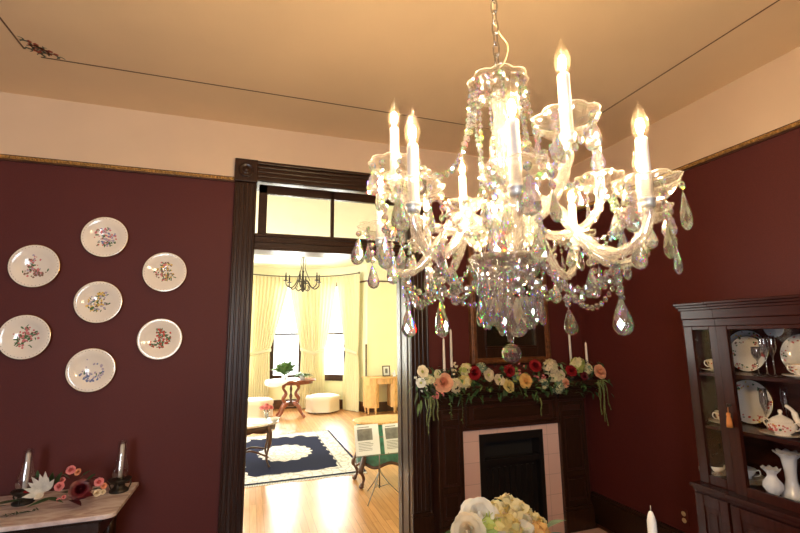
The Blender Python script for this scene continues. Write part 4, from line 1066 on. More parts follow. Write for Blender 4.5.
for px, py, X_, z, s, l1, l2 in ((715, 368, 2.70, S1, 3, 'cup behind the door post on the top shelf, left bay', 'saucer under the cup behind the door post on the top shelf'),
                              (724, 424, 2.70, S2, 4, 'cup behind the orange tassel on the middle shelf', 'saucer under the cup behind the orange tassel'),
                              (800, 372, 2.68, S1, 5, 'cup in front of the bright rose plate on the top shelf', 'saucer under the cup before the bright rose plate')):
    o, c = saucer(px, py, X_, z, .075, l2, seed=s); cup(c+Vector((0, 0, .0055)), l1, PI*.9, s)
# stemware
def stem(px, X_, z, h, r, bowl, label, name='wine_glass'):
    p = at_x(px, 370, X_); c = Vector((X_, p.y, z)); X = Matrix.Translation(c); g = G(); b = h-bowl
    g.lathe([(0, 0), (.030, 0), (.030, .002), (.008, .006), (.0035, .012), (.0032, b-.012), (.006, b), (r*.7, b+bowl*.18), (r, b+bowl*.45), (r*.94, b+bowl*.8), (r*.88, h), (r*.84, h), (r*.9, b+bowl*.45), (.004, b+.012), (0, b+.010)], 24, X)
    o = g.build(name, 'stemware'); recenter(o, c); return tag(o, label, 'glass', 'stemmed glasses in the china cabinet')
stem(758.5, 2.66, S1, .155, .024, .07, 'short stemmed wine glass before the red rose plate on the top shelf')
stem(767, 2.66, S1, .218, .022, .105, 'tall stemmed flute between two other glasses on the top shelf')
stem(774.5, 2.68, S1, .215, .022, .105, 'tall stemmed flute next to the dark gap on the top shelf')
stem(759.5, 2.67, S2, .235, .020, .13, 'clear stemmed flute before the largest plate on the middle shelf')
stem(780.5, 2.80, S2, .235, .020, .13, 'clear stemmed flute behind the lidded sugar bowl on the middle shelf')
# lidded sugar bowl on its plate
o, c = saucer(783, 433, 2.665, S2, .098, 'plate under the lidded sugar bowl on the middle shelf', seed=8)
c = c+Vector((0, 0, .0055)); t = thing('sugar_bowl', c, 'cream lidded sugar bowl with orange flowers and two handles on the middle shelf', 'sugar bowl')
X = Matrix.Translation(c); g = G()
g.lathe([(0, 0), (.034, 0), (.036, .006), (.030, .010), (.050, .022), (.064, .042), (.062, .056), (.048, .070), (.046, .072), (0, .072)], 32, X, 0)
r2 = random.Random(5)
for i in range(40):
    a = PI+r2.gauss(.1, .45); z = r2.uniform(.028, .058); r = .0585+.0045*math.sin((z-.02)/.04*PI)
    blot(g, frame(c+Vector((r*math.cos(a), r*math.sin(a), z)), (math.cos(a), math.sin(a), 0), (0, 0, 1)), 0, 0, r2.uniform(.003, .008), 2+r2.choice((0, 0, 1, 2, 3)), .003)
g.build('bowl', ['china', 'gilt']+RIM, t)
g = G(); g.lathe([(.049, .072), (.050, .076), (.036, .088), (.018, .098), (.007, .104), (.006, .110), (.011, .118), (.008, .128), (0, .131)], 28, X, 0); g.build('lid', ['china', 'gilt'], t)
for s in (-1, 1):
    g = G(); g.tube(crom([c+Vector((0, s*.055, .062)), c+Vector((0, s*.078, .078)), c+Vector((0, s*.088, .062)), c+Vector((0, s*.078, .040)), c+Vector((0, s*.060, .032))], 5), .0042, 7); g.build('handle', 'china', t)
# coffee pot, mostly past the picture's edge: its spout shows
p = at_x(817, 425, 2.68); c = Vector((2.70, p.y, S2)); t = thing('coffee_pot', c, 'cream coffee pot whose curved spout points at the sugar bowl', 'pot'); X = Matrix.Translation(c)
g = G(); g.lathe([(0, 0), (.040, 0), (.042, .008), (.036, .014), (.055, .04), (.064, .08), (.056, .12), (.040, .15), (.036, .17), (.039, .178), (0, .178)], 32, X, 0); g.build('body', 'china', t)
g = G(); g.lathe([(.038, .178), (.030, .19), (.012, .20), (.008, .206), (.012, .215), (0, .225)], 24, X, 0); g.build('lid', 'china', t)
g = G(); g.tube(crom([c+Vector((-.01, .050, .06)), c+Vector((-.012, .085, .085)), c+Vector((-.014, .098, .13)), c+Vector((-.016, .128, .158))], 6), [.017]*5+[.0135]*7+[.009]*7, 12); g.build('spout', 'china', t)
g = G(); g.tube(crom([c+Vector((0, -.040, .15)), c+Vector((0, -.085, .15)), c+Vector((0, -.095, .10)), c+Vector((0, -.060, .05))], 6), .005, 8); g.build('handle', 'china', t)
# ruffled milk glass vases
def ruffle(n, zt, amp):
    return lambda r, z, a: (r*(1+amp*max(0, (z-zt[0])/(zt[1]-zt[0]))*math.cos(n*a)), z+.004*max(0, (z-zt[0])/(zt[1]-zt[0]))*math.cos(n*a+.6))
p = at_x(774, 492, 2.62); c = Vector((2.62, p.y, S3)); X = Matrix.Translation(c); g = G()
def vm(r, z, a):
    rr, zz = ruffle(8, (.112, .142), .075)(r, z, a); 
    if .02 < z < .10: rr *= 1+.07*abs(math.cos(5*a))*math.sin((z-.02)/.08*PI)
    return rr, zz
g.lathe([(0, 0), (.026, 0), (.028, .006), (.020, .014), (.030, .026), (.043, .050), (.041, .072), (.026, .094), (.020, .106), (.022, .118), (.036, .136), (.041, .142)], 60, X, 0, True, vm)
g.lathe([(.041, .142), (.039, .1445), (.030, .136), (.018, .116)], 60, X, 1, True, vm)
tag(recenter(g.build('ruffled_vase', ['milk', 'milkedge']), c), 'small white ribbed milk glass vase with ruffled mouth on the bottom shelf', 'vase')
p = at_x(793, 490, 2.70); c = Vector((2.70, p.y, S3)); X = Matrix.Translation(c); g = G(); vm2 = ruffle(9, (.185, .225), .075)
g.lathe([(0, 0), (.050, 0), (.052, .008), (.046, .028), (.031, .058), (.025, .085), (.026, .13), (.031, .17), (.034, .195), (.052, .215), (.060, .222)], 64, X, 0, True, vm2)
g.lathe([(.060, .222), (.058, .226), (.048, .217), (.030, .195), (.026, .16)], 64, X, 1, True, vm2)
tag(recenter(g.build('ruffled_vase', ['milk', 'milkedge']), c), 'tall white milk glass vase with flared foot and grey ruffled mouth, bottom shelf', 'vase')
# stacked plates and a sauce boat
for i, (px, n, X_, R, w) in enumerate(((716, 3, 2.70, .080, 'left bay'), (748, 4, 2.72, .088, 'glazed door'))):
    for k in range(n):
        o, c = saucer(px, 484, X_, S3+k*.0075, R, ('%s plate of the flat stack on the bottom shelf behind the %s' % (('lowest', 'second', 'third', 'topmost')[k] if n == 4 else ('lowest', 'middle', 'topmost')[k], w)), 'stacked plates on the bottom shelf', 20+k+i*5, 'stacked_plate')
    if i == 0:
        b = c+Vector((.0, -.005, .006)); g = G(); g.lathe([(0, 0), (.03, 0), (.045, .012), (.060, .036), (.058, .037), (.042, .014), (0, .006)], 30, Matrix.Translation(b), 0); rimblots(g, Matrix.Translation(b+Vector((0, 0, 0))), .055, 9, lambda q: .03, 0)
        tag(recenter(g.build('serving_bowl', 'china'), b), 'shallow bowl on top of the plate stack behind the left bay glass', 'bowl')
    else:
        b = c+Vector((0, 0, .006)); t = thing('sauce_boat', b, 'grey white sauce boat with curled handle on the plate stack behind the glazed door', 'sauce boat')
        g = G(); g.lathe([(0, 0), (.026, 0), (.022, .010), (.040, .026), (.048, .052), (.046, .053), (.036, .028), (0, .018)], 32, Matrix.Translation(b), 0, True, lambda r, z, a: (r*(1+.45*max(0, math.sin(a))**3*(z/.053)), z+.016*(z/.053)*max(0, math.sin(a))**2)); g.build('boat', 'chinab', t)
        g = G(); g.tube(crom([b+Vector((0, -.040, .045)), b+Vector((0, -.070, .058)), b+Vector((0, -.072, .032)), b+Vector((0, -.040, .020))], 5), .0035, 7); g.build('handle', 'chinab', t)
# double socket on the wall next to the cabinet
o_ = at_x(684.5, 517, XR); g = G(); X = frame((XR, o_.y, o_.z), (-1, 0, 0), (0, 1, 0))
g.prism(rrect(-.035, .035, -.057, .057, .008), 0, .005, 1, X)
ou = g.build('wall_outlet', ['ivory', 'red'])
for s in (-1, 1):
    g = G(); g.lathe([(0, .009), (.014, .009), (.0165, .007), (.0165, .004)], 20, X @ Matrix.Translation((0, s*.022, 0))); g.build('socket', 'ivory', ou)
recenter_tree(ou, (XR, o_.y, o_.z)); tag(ou, 'double wall socket low on the maroon wall beside the cabinet', 'socket')
# ------------------------------------------------------------------ the parlor seen through the doorway
BC = Vector((.79, 8.91, 0)); BR, CR = 1.72, 1.56
PX0, PX1, PYF = -2.4, 3.75, 9.40
def bay(a, r, z=0.): return Vector((BC.x+r*math.cos(a), BC.y+r*math.sin(a), z))
def ang_px(px, r, py=320):
    """angle round the bay of the point seen in column px"""
    d = ray(px, py); d.z = 0; d.normalize(); o = Vector((-BC.x, -BC.y, 0))
    b = o.dot(d); c = o.dot(o)-r*r; t = -b+math.sqrt(max(0, b*b-c)); q = o+d*t
    return math.atan2(q.y, q.x)
a_end = math.asin((PYF-BC.y)/BR)
WA = [ang_px(334.5, BR), ang_px(287, BR)]; WA.append(2*WA[1]-WA[0])
WHW = .185; WZ0, WZ1 = .74, 2.80
wall('parlor_floor', [((PX0, YM, -.1), (PX1, 11.2, 0), 0)], ['oak'])
wall('parlor_ceiling', [((PX0, YM, ZC), (PX1, 11.2, ZC+.1), 0)], ['pceil'])
wall('wall_parlor_near', [((PX0, YM, 0), (OX0-.02, YP, ZC), 0), ((OX1+.02, YM, 0), (PX1, YP, ZC), 0), ((OX0-.02, YM, 2.85), (OX1+.02, YP, ZC), 0)], ['pwall'])
sy0, sy1, sz0, sz1 = 5.75, 7.45, .75, 2.72  # opening for an unseen side window, added to let the fill lamp in
wall('wall_parlor_left', [((PX0-.1, YP, 0), (PX0, sy0, ZC), 0), ((PX0-.1, sy1, 0), (PX0, PYF, ZC), 0), ((PX0-.1, sy0, 0), (PX0, sy1, sz0), 0), ((PX0-.1, sy0, sz1), (PX0, sy1, ZC), 0)], ['pwall'])
g = G()
for a, b in (((sy0-.08, sz0), (sy0+.04, sz1)), ((sy1-.04, sz0), (sy1+.08, sz1)), ((sy0+.04, sz0-.06), (sy1-.04, sz0+.05)), ((sy0+.04, sz1-.05), (sy1-.04, sz1+.08)), ((sy0+.04, 1.72), (sy1-.04, 1.76))): g.box((PX0-.06, a[0], a[1]), (PX0+.02, b[0], b[1]))
ws = struct(g.build('window_5', 'wood_h')); g = G(); g.box((PX0-.05, sy0+.04, sz0+.05), (PX0-.045, sy1-.04, sz1-.05)); g.build('pane', 'glass', ws)  # added window, out of view, only there for the fill lamp
wall('wall_parlor_right', [((PX1, YP, 0), (PX1+.1, PYF, 2.83), 0), ((PX1, YP, 2.83), (PX1+.1, PYF, ZC), 1)], ['pwall', 'pceil'])
xe = bay(a_end, BR).x; xw = bay(PI-a_end, BR).x
wall('wall_parlor_far', [((xe, PYF, 0), (PX1+.1, PYF+.12, 2.83), 0), ((xe, PYF, 2.83), (PX1+.1, PYF+.12, ZC), 1), ((PX0-.1, PYF, 0), (xw, PYF+.12, 2.83), 0), ((PX0-.1, PYF, 2.83), (xw, PYF+.12, ZC), 1)], ['pwall', 'pceil'])
g = G()
def arcbox(g, a0, a1, r0, r1, z0, z1, mat=0, n=None):
    n = n or max(2, int(abs(a1-a0)/.06)); vs = []
    for k in range(n+1):
        a = a0+(a1-a0)*k/n
        for r, z in ((r0, z0), (r1, z0), (r1, z1), (r0, z1)): vs.append(bay(a, r, z))
    fs = [(4*k+j, 4*k+(j+1) % 4, 4*k+4+(j+1) % 4, 4*k+4+j) for k in range(n) for j in range(4)]+[(0, 1, 2, 3), (4*n+3, 4*n+2, 4*n+1, 4*n)]
    g.add(vs, fs, mat, False)
edges = [a_end]
for a in WA: edges += [a-WHW, a+WHW]
edges.append(PI-a_end)
for i in range(0, len(edges), 2): arcbox(g, edges[i], edges[i+1], BR, BR+.14, 0, 2.83); arcbox(g, edges[i], edges[i+1], BR, BR+.14, 2.83, ZC, 1)
for a in WA: arcbox(g, a-WHW, a+WHW, BR, BR+.14, 0, WZ0); arcbox(g, a-WHW, a+WHW, BR, BR+.14, WZ1, 2.83); arcbox(g, a-WHW, a+WHW, BR, BR+.14, 2.83, ZC, 1)
struct(g.build('wall_bay', ['pwall', 'pceil']))
for i, a in enumerate(WA):
    g = G()
    for da0, da1, z0, z1 in ((-WHW-.03, -WHW+.02, WZ0-.05, WZ1+.08), (WHW-.02, WHW+.03, WZ0-.05, WZ1+.08), (-WHW, WHW, WZ1-.03, WZ1+.08), (-WHW-.045, WHW+.045, WZ0-.13, WZ0+.01), (-WHW, WHW, 1.66, 1.70)):
        arcbox(g, a+da0, a+da1, BR-.03 if z0 != 1.66 else BR+.02, BR+.05, z0, z1)
    w = struct(g.build('window_%d' % (i+1) if i < 2 else 'window_4', 'wood_h'))
    g = G(); arcbox(g, a-WHW+.02, a+WHW-.02, BR+.03, BR+.034, WZ0, WZ1-.03); g.build('pane', 'glass', w)
g = G()
for a0, a1 in ((a_end, PI-a_end),): arcbox(g, a0, a1, BR-.022, BR, 0, .20)
g.box((xe, PYF-.022, 0), (PX1, PYF, .2)); struct(g.build('baseboard_parlor', 'brownw'))
g = G(); g.box((xe, PYF-.02, 2.82), (PX1, PYF, 2.85)); arcbox(g, a_end, PI-a_end, BR-.02, BR, 2.82, 2.85); struct(g.build('trim_5', 'brownw'))
cbp = at_y(366, 345, PYF-.02)
g = G(); g.tube([(cbp.x, PYF-.03, .2), (cbp.x, PYF-.03, cbp.z)], .018, 10); g.ell((cbp.x, PYF-.03, cbp.z), .022, 10, 6); struct(g.build('trim_6', 'brownw'))
# curtain rod and curtains
RZ = 3.0
ROD = thing('curtain_rod', bay(PI/2, CR, RZ), 'thin dark curved curtain rod across the bay window', 'curtain rod')
aR, aL = ang_px(359, CR), PI-ang_px(359, CR)+.05
g = G(); g.tube([bay(aR+(aL-aR)*k/30, CR, RZ+.02) for k in range(31)], .013, 8); g.build('rod', 'rodm', ROD)
for a in (aR, aL): g = G(); g.ell(bay(a, CR, RZ+.02), .026, 10, 7); g.build('finial', 'rodm', ROD)
TIE = 1.28
def curtain(pt, ptie, pbot, label, pleats=9, apex=.25):
    """pt, ptie, pbot: angle ranges at the rod, at the tieback and at the floor"""
    g = G(); nv, nu = 34, pleats*6
    def rng(z):
        if z > TIE:
            t = (RZ-z)/(RZ-TIE); t = max(0, (t-.06)/.94); t = t**1.2; return [pt[i]+(ptie[i]-pt[i])*t for i in (0, 1)]
        t = (TIE-z)/TIE; t = min(1, t*2.2); return [ptie[i]+(pbot[i]-ptie[i])*t for i in (0, 1)]
    vs = []
    for j in range(nv+1):
        z = RZ-(RZ-.01)*j/nv; a0, a1 = rng(z); pinch = math.exp(-((z-TIE)/.12)**2)
        for i in range(nu+1):
            u = i/nu; amp = .026*(1-.4*pinch)*(.55 if j == 0 else 1)
            r = CR+.02+amp*math.sin(2*PI*pleats*u+.6*math.sin(3*u+z))
            vs.append(bay(a0+(a1-a0)*u, r, z))
    g.add(vs, [(j*(nu+1)+i, j*(nu+1)+i+1, (j+1)*(nu+1)+i+1, (j+1)*(nu+1)+i) for j in range(nv) for i in range(nu)], 0, True)
    am = (ptie[0]+ptie[1])/2
    t = thing('curtain', bay((pbot[0]+pbot[1])/2, CR, 0), label, 'curtain', 'bay window curtains')
    g.build('drape', 'curtain', t)
    g = G(); n = 14
    for s, rr in ((0, CR-.028),):
        pts = [(ptie[0]-.012+(ptie[1]-ptie[0]+.024)*k/n, TIE+.05*(2*k/n-1)*(1 if pt[1]-ptie[1] > ptie[0]-pt[0] else -1)) for k in range(n+1)]
        vs = []
        for a, z in pts: vs += [bay(a, rr, z-.035), bay(a, rr, z+.035)]
        g.add(vs, [(2*k, 2*k+1, 2*k+3, 2*k+2) for k in range(n)], 0, True)
    g.build('tieback', 'sheer', t, solid=.006)
A = lambda px, py=320: ang_px(px, CR, py)
curtain((A(312.5), A(288.5)), (A(314.5), A(302)), (A(315), A(301)), 'cream curtain panel tied back, on the right of the window behind the fern', 6)
curtain((A(288), A(246)), (A(271), A(249)), (A(272), A(248)), 'widest cream curtain panel, next to the dark door jamb', 11)
curtain((A(335.5), A(313)), (A(325), A(315)), (A(325), A(315.5)), 'cream curtain panel tied back, on the left of the window above the ottoman', 6)
curtain((A(358.5), A(336)), (A(357), A(345.5)), (A(358), A(343)), 'cream curtain panel at the end of the rod beside the yellow wall', 7)
# rug
RUGC = Vector((.53, 6.64, 0)); RHW, RHH = .845, 1.24
g = G(); g.box((-RHW, -RHH, 0), (RHW, RHH, .012)); 
rug = g.build('rug', rug_mat(RHW, RHH)); tag(rug, 'navy blue rug with cream medallion and cream floral border on the parlor floor', 'rug')
rug.location = RUGC+Vector((0, 0, .001)); rug.rotation_euler.z = math.radians(.8)
for s in (-1, 1):
    g = G()
    for k in range(96):
        x = -RHW+2*RHW*(k+.5)/96; g.box((x-.006, s*RHH, .001), (x+.006, s*(RHH+.055+rnd.uniform(-.008, .006)), .005))
    fr = G(); fr.v, fr.f, fr.m, fr.s = [v+rug.location for v in g.v], g.f, g.m, g.s
    fr.build('fringe', 'paper', rug)

# ottomans
def ottoman(c, rx, ry, h, label, n=6, rot=0.):
    t = thing('ottoman', c, label, 'ottoman', 'cream ottomans in the parlor')
    g = G(); k = 60
    def prof(a): 
        q = .93/math.cos(((a+.25) % (PI/3))-PI/6); return .8*min(1.06, q)+.2
    vs = []; rows = [(1.0, .03), (1.0, h-.10), (1.03, h-.09), (1.03, h-.03), (.97, h), (.6, h+.02), (.0, h+.025)]
    for r, z in rows:
        for i in range(k):
            a = 2*PI*i/k; q = r*prof(a)*(1+(.02*math.cos(30*a) if z < h-.10 else 0))
            vs.append(Vector(c)+Vector((rx*q*math.cos(a+rot), ry*q*math.sin(a+rot), z)))
    g.add(vs, [(i*k+j, i*k+(j+1) % k, (i+1)*k+(j+1) % k, (i+1)*k+j) for i in range(len(rows)-1) for j in range(k)], 0, True)
    g.build('cushion', 'pouf', t)
    for i in range(4):
        a = PI/4+i*PI/2; g = G(); g.lathe([(0, 0), (.018, 0), (.026, .03), (0, .035)], 10, Matrix.Translation(Vector(c)+Vector((rx*.75*math.cos(a), ry*.75*math.sin(a), 0)))); g.build('foot', 'brownw', t)
p = at_z(324, 413, 0); ottoman((p.x-.01, p.y+.13, 0), .345, .30, .355, 'cream upholstered ottoman with scalloped sides below the window beside the pedestal table')
p = at_z(257, 414, 0); ottoman((.13, 9.72, 0), .36, .30, .36, 'cream upholstered ottoman partly hidden by the door jamb behind the pink flowers')
# pedestal table with lace cloth and plants
pc = Vector((.84, 9.48, 0)); PT = thing('pedestal_table', pc, 'red brown carved pedestal table with lyre base before the bay window', 'table')
g = G(); n = 48; g.prism([(pc.x+.50*math.cos(2*PI*k/n), pc.y+.38*math.sin(2*PI*k/n)) for k in range(n)], .715, .745); g.prism([(pc.x+.44*math.cos(2*PI*k/n), pc.y+.32*math.sin(2*PI*k/n)) for k in range(n)], .66, .715); g.build('table_top', 'redwood', PT, bevel=.008)
for s in (-1, 1):
    g = G(); g.tube(crom([pc+Vector((s*.12, 0, .66)), pc+Vector((s*.155, 0, .58)), pc+Vector((s*.10, 0, .47)), pc+Vector((s*.155, 0, .36)), pc+Vector((s*.09, 0, .27))], 6), [.030, .032, .034, .036, .036, .034, .030, .028, .026, .026, .028, .030, .034, .038, .040, .040, .040, .038, .036, .034, .034, .034, .034, .034, .034], 10); g.build('lyre_post', 'redwood', PT)
g = G(); g.lathe([(0, .25), (.03, .25), (.04, .30), (.02, .34), (.035, .42), (.018, .48), (.03, .56), (.018, .62), (.04, .66), (0, .66)], 16, Matrix.Translation(pc)); g.ell(pc+Vector((0, 0, .26)), (.14, .09, .06), 16, 8); g.build('spindle', 'brownw', PT)
for dx, dy in ((-1, -.75), (1, -.75), (-1, .75), (1, .75)):
    d = Vector((dx, dy, 0)).normalized(); g = G(); g.tube(crom([pc+d*.06+Vector((0, 0, .28)), pc+d*.17+Vector((0, 0, .235)), pc+d*.25+Vector((0, 0, .10)), pc+d*.32+Vector((0, 0, .03))], 6), [.042]*6+[.036]*6+[.028]*7, 10); g.ell(pc+d*.315+Vector((0, 0, .022)), (.03, .03, .022), 10, 6); g.build('leg', 'redwood', PT)
g = G(); cl = Vector((.62, 9.42, .747))
def cloth(u, v):
    r = v*.34; a = u*PI; x, y = cl.x+r*1.05*math.cos(a), cl.y+r*math.sin(a)
    e = math.sqrt(((x-pc.x)/.50)**2+((y-pc.y)/.38)**2); z = .748
    if e > 1:
        k = (e-1)*.42; z = .744-k*1.15; f = 1+.12*(1/e)*math.sin(9*a)*min(1, (e-1)*4); x = pc.x+(x-pc.x)/e*(1.03+.02*math.sin(9*a)); y = pc.y+(y-pc.y)/e*(1.03+.02*math.sin(9*a))
    return (x, y, z)
g.patch(cloth, 60, 14, 0); tag(recenter(g.build('lace_cloth', 'lace', solid=.003), cl), 'white lace cloth draped over the edge of the pedestal table', 'cloth')
def potted(c, label, n, L, w, mat, pot=True, spread=.9, up=(.5, 1.4), name='potted_plant'):
    t = thing(name, c, label, 'plant'); g = G(); g.lathe([(0, 0), (.05, 0), (.065, .09), (.07, .10), (.06, .10), (0, .085)], 20, Matrix.Translation(c)); g.build('pot', 'milk', t)
    g = G()
    for i in range(n):
        a = i*2.399; el = rnd.uniform(*up); d = Vector((math.cos(a)*spread, math.sin(a)*spread*.8, el)).normalized(); L_ = L*rnd.uniform(.6, 1.1)
        leaf_g(g, Vector(c)+Vector((0, 0, .09)), d, L_, w*rnd.uniform(.7, 1.2), 0 if rnd.random() < .6 else 1, .35)
    g.build('foliage', [mat, 'leafl'], t); return t
potted((.70, 9.42, .752), 'tall leafy green plant on the lace cloth before the bright window', 60, .46, .12, 'leafl', True, .75, (.4, 2.2))
potted((1.06, 9.40, .747), 'low spreading green plant on the bare side of the pedestal table', 46, .24, .055, 'leafl', True, 1.3, (.05, .55), 'trailing_plant')
# coffee table with lace, vase and bowl
cc = Vector((-.08, 6.18, 0)); CT = thing('coffee_table', cc+Vector((0, 0, .013)), 'small dark carved oval table with marble top standing on the navy rug', 'table')
g = G(); n = 48; g.prism([(cc.x+.47*math.cos(2*PI*k/n)*(1+.03*math.cos(8*PI*k/n)), cc.y+.33*math.sin(2*PI*k/n)*(1+.03*math.cos(8*PI*k/n))) for k in range(n)], .515, .54); g.build('marble_top', 'marble', CT, bevel=.006)
g = G(); vs = []
k = 64
for i in range(k):
    a = 2*PI*i/k
    for r, z in ((.94, .515), (.96, .485), (.93, .455-.028*abs(math.cos(4*a)))): vs.append((cc.x+.45*r*math.cos(a), cc.y+.31*r*math.sin(a), z))
g.add(vs, [(3*i+j, 3*((i+1) % k)+j, 3*((i+1) % k)+j+1, 3*i+j+1) for i in range(k) for j in range(2)], 0, True); g.build('apron', 'brownw', CT, solid=.015)
for dx, dy in ((-1, -1), (1, -1), (-1, 1), (1, 1)):
    b = cc+Vector((dx*.33, dy*.20, 0)); d = Vector((dx*.8, dy*.6, 0)); g = G()
    g.tube(crom([b+Vector((0, 0, .50)), b+d*.05+Vector((0, 0, .42)), b+d*.035+Vector((0, 0, .28)), b+d*.0+Vector((0, 0, .14)), b+d*.03+Vector((0, 0, .05)), b+d*.05+Vector((0, 0, .026))], 5), [.026]*5+[.022]*6+[.014]*6+[.011]*5+[.014]*4, 9); g.build('leg', 'brownw', CT)
g = G()
for dx in (-1, 1): g.tube(crom([cc+Vector((dx*.33, -.20, .15)), cc+Vector((dx*.15, -.10, .20)), cc+Vector((0, 0, .17)), cc+Vector((-dx*.15, .10, .20)), cc+Vector((-dx*.33, .20, .15))], 6), .012, 7)
g.ell(cc+Vector((0, 0, .20)), (.035, .035, .05), 10, 7); g.build('stretcher', 'brownw', CT)
g = G(); g.patch(lambda u, v: (cc.x+.22+.155*v*math.cos(u*PI)*(1+.05*math.cos(12*u*PI)), cc.y-.06+.145*v*math.sin(u*PI)*(1+.05*math.cos(12*u*PI)), .5415+.001*math.sin(12*u*PI)*v), 48, 6); tag(recenter(g.build('doily', 'lace', solid=.002), cc+Vector((.22, -.06, .541))), 'round white lace doily on the dark carved coffee table', 'doily')
vp = at_y(266.5, 414, 6.10); vb = Vector((vp.x, 6.10, .5435)); t = thing('flower_vase', vb, 'small glass vase of pink flowers on the coffee table', 'vase')
g = G(); g.lathe([(0, 0), (.030, 0), (.034, .01), (.026, .05), (.030, .10), (.038, .13), (.036, .13), (.026, .10), (0, .06)], 20, Matrix.Translation(vb)); g.build('vase', 'chimney', t)
g = G()
for i in range(5): g.tube([vb+Vector((.008*math.cos(i*1.3), .008*math.sin(i*1.3), .03)), vb+Vector((.04*math.cos(i*1.3), .04*math.sin(i*1.3), .17))], .004, 5)
g.build('stems', 'leaf', t)
for i in range(7): rose(vb+Vector((.062*math.cos(i*.9+.2)*(i > 0), .05*math.sin(i*.9+.2)*(i > 0), .175+(.025 if i == 0 else 0))), (.5*math.cos(i*.9), .5*math.sin(i*.9)-.3, 1), .042, 'pink', t, 'pink_flower')
vp = at_y(276, 414, 6.0); b = Vector((vp.x-.02, 6.03, .5435)); g = G(); g.lathe([(0, 0), (.035, 0), (.032, .008), (.055, .03), (.068, .055), (.065, .055), (.05, .03), (0, .015)], 30, Matrix.Translation(b), 0, True, lambda r, z, a: (r*(1+.05*math.cos(8*a)*(z/.055)), z)); tag(recenter(g.build('candy_bowl', 'milk'), b), 'white scalloped bowl at the edge of the coffee table', 'bowl')
# wooden table with green velvet panel, seen over the newspapers
sc0 = Vector((1.50, 5.02, 0)); ST = thing('sewing_table', sc0, 'honey coloured oval table with green velvet apron and curved carved legs', 'table')
g = G(); n = 48; g.prism([(sc0.x+.36*math.cos(2*PI*k/n), sc0.y+.24*math.sin(2*PI*k/n)) for k in range(n)], .655, .68); g.build('table_top', 'honey', ST, bevel=.006)
g = G(); vs = []; k = 72
for i in range(k):
    a = 2*PI*i/k
    for r, z in ((.94, .655), (.95, .45), (.93, .235-.022*math.cos(6*a))): vs.append((sc0.x+.33*r*math.cos(a)*(1+.012*math.cos(36*a)), sc0.y+.215*r*math.sin(a)*(1+.012*math.cos(36*a)), z))
g.add(vs, [(3*i+j, 3*((i+1) % k)+j, 3*((i+1) % k)+j+1, 3*i+j+1) for i in range(k) for j in range(2)], 0, True); g.build('velvet_panel', 'velvet', ST, solid=.01)
g = G(); g.tube([(sc0.x+.325*math.cos(2*PI*i/k), sc0.y+.212*math.sin(2*PI*i/k), .225-.022*math.cos(12*PI*i/k)) for i in range(k)], .016, 8, 0, True, True); g.build('carved_rail', 'brownw', ST)
for dx, dy in ((-1, -1), (1, -1), (-1, 1), (1, 1)):
    b = sc0+Vector((dx*.255, dy*.135, 0)); d = Vector((dx*.85, dy*.5, 0)); g = G()
    g.tube(crom([b+Vector((0, 0, .40)), b+d*.03+Vector((0, 0, .27)), b+d*.07+Vector((0, 0, .19)), b+d*.03+Vector((0, 0, .11)), b+d*.035+Vector((0, 0, .06)), b+d*.06+Vector((0, 0, .028))], 5), [.022]*4+[.030]*4+[.030]*4+[.018]*6+[.014]*4+[.022]*4, 9); g.ell(b+d*.06+Vector((0, 0, .024)), (.03, .03, .024), 10, 6); g.build('leg', 'brownw', ST)
# music stand with printed sheets
mb = at_z(381, 500, 0); ms = Vector((mb.x, mb.y+.05, 0)); MS = thing('music_stand', ms, 'thin folding metal music stand before the green velvet table', 'stand')
g = G(); g.tube([ms+Vector((0, 0, .10)), ms+Vector((0, 0, .60))], .007, 8); g.lathe([(.013, .24), (.013, .28)], 12, Matrix.Translation(ms)); g.build('pole', 'pewter', MS)
for k in range(3):
    a = -2.35+k*2*PI/3; d = Vector((math.cos(a), math.sin(a), 0)); g = G(); g.tube([ms+Vector((0, 0, .26)), ms+d*.10+Vector((0, 0, .135)), ms+d*.24+Vector((0, 0, .006))], .005, 6); g.tube([ms+Vector((0, 0, .11)), ms+d*.10+Vector((0, 0, .135))], .004, 6); g.build('leg', 'pewter', MS)
TL = .35
def desk(x, s, off=0.): return ms+Vector((x, -.04+s*math.sin(TL)-off*math.cos(TL), .425+s*math.cos(TL)+off*math.sin(TL)))
g = G()
for a, b in (((-.25, 0), (.25, 0)), ((-.25, .14), (.25, .20)), ((-.25, .20), (.25, .14)), ((-.25, 0), (-.25, .2)), ((.25, 0), (.25, .2)), ((0, 0), (0, .2))): g.tube([desk(*a), desk(*b)], .004, 6)
for x in (-.24, -.08, .08, .24): g.tube([desk(x, 0), desk(x, -.004, .02), desk(x, .012, .022)], .003, 6)
g.build('desk', 'pewter', MS)
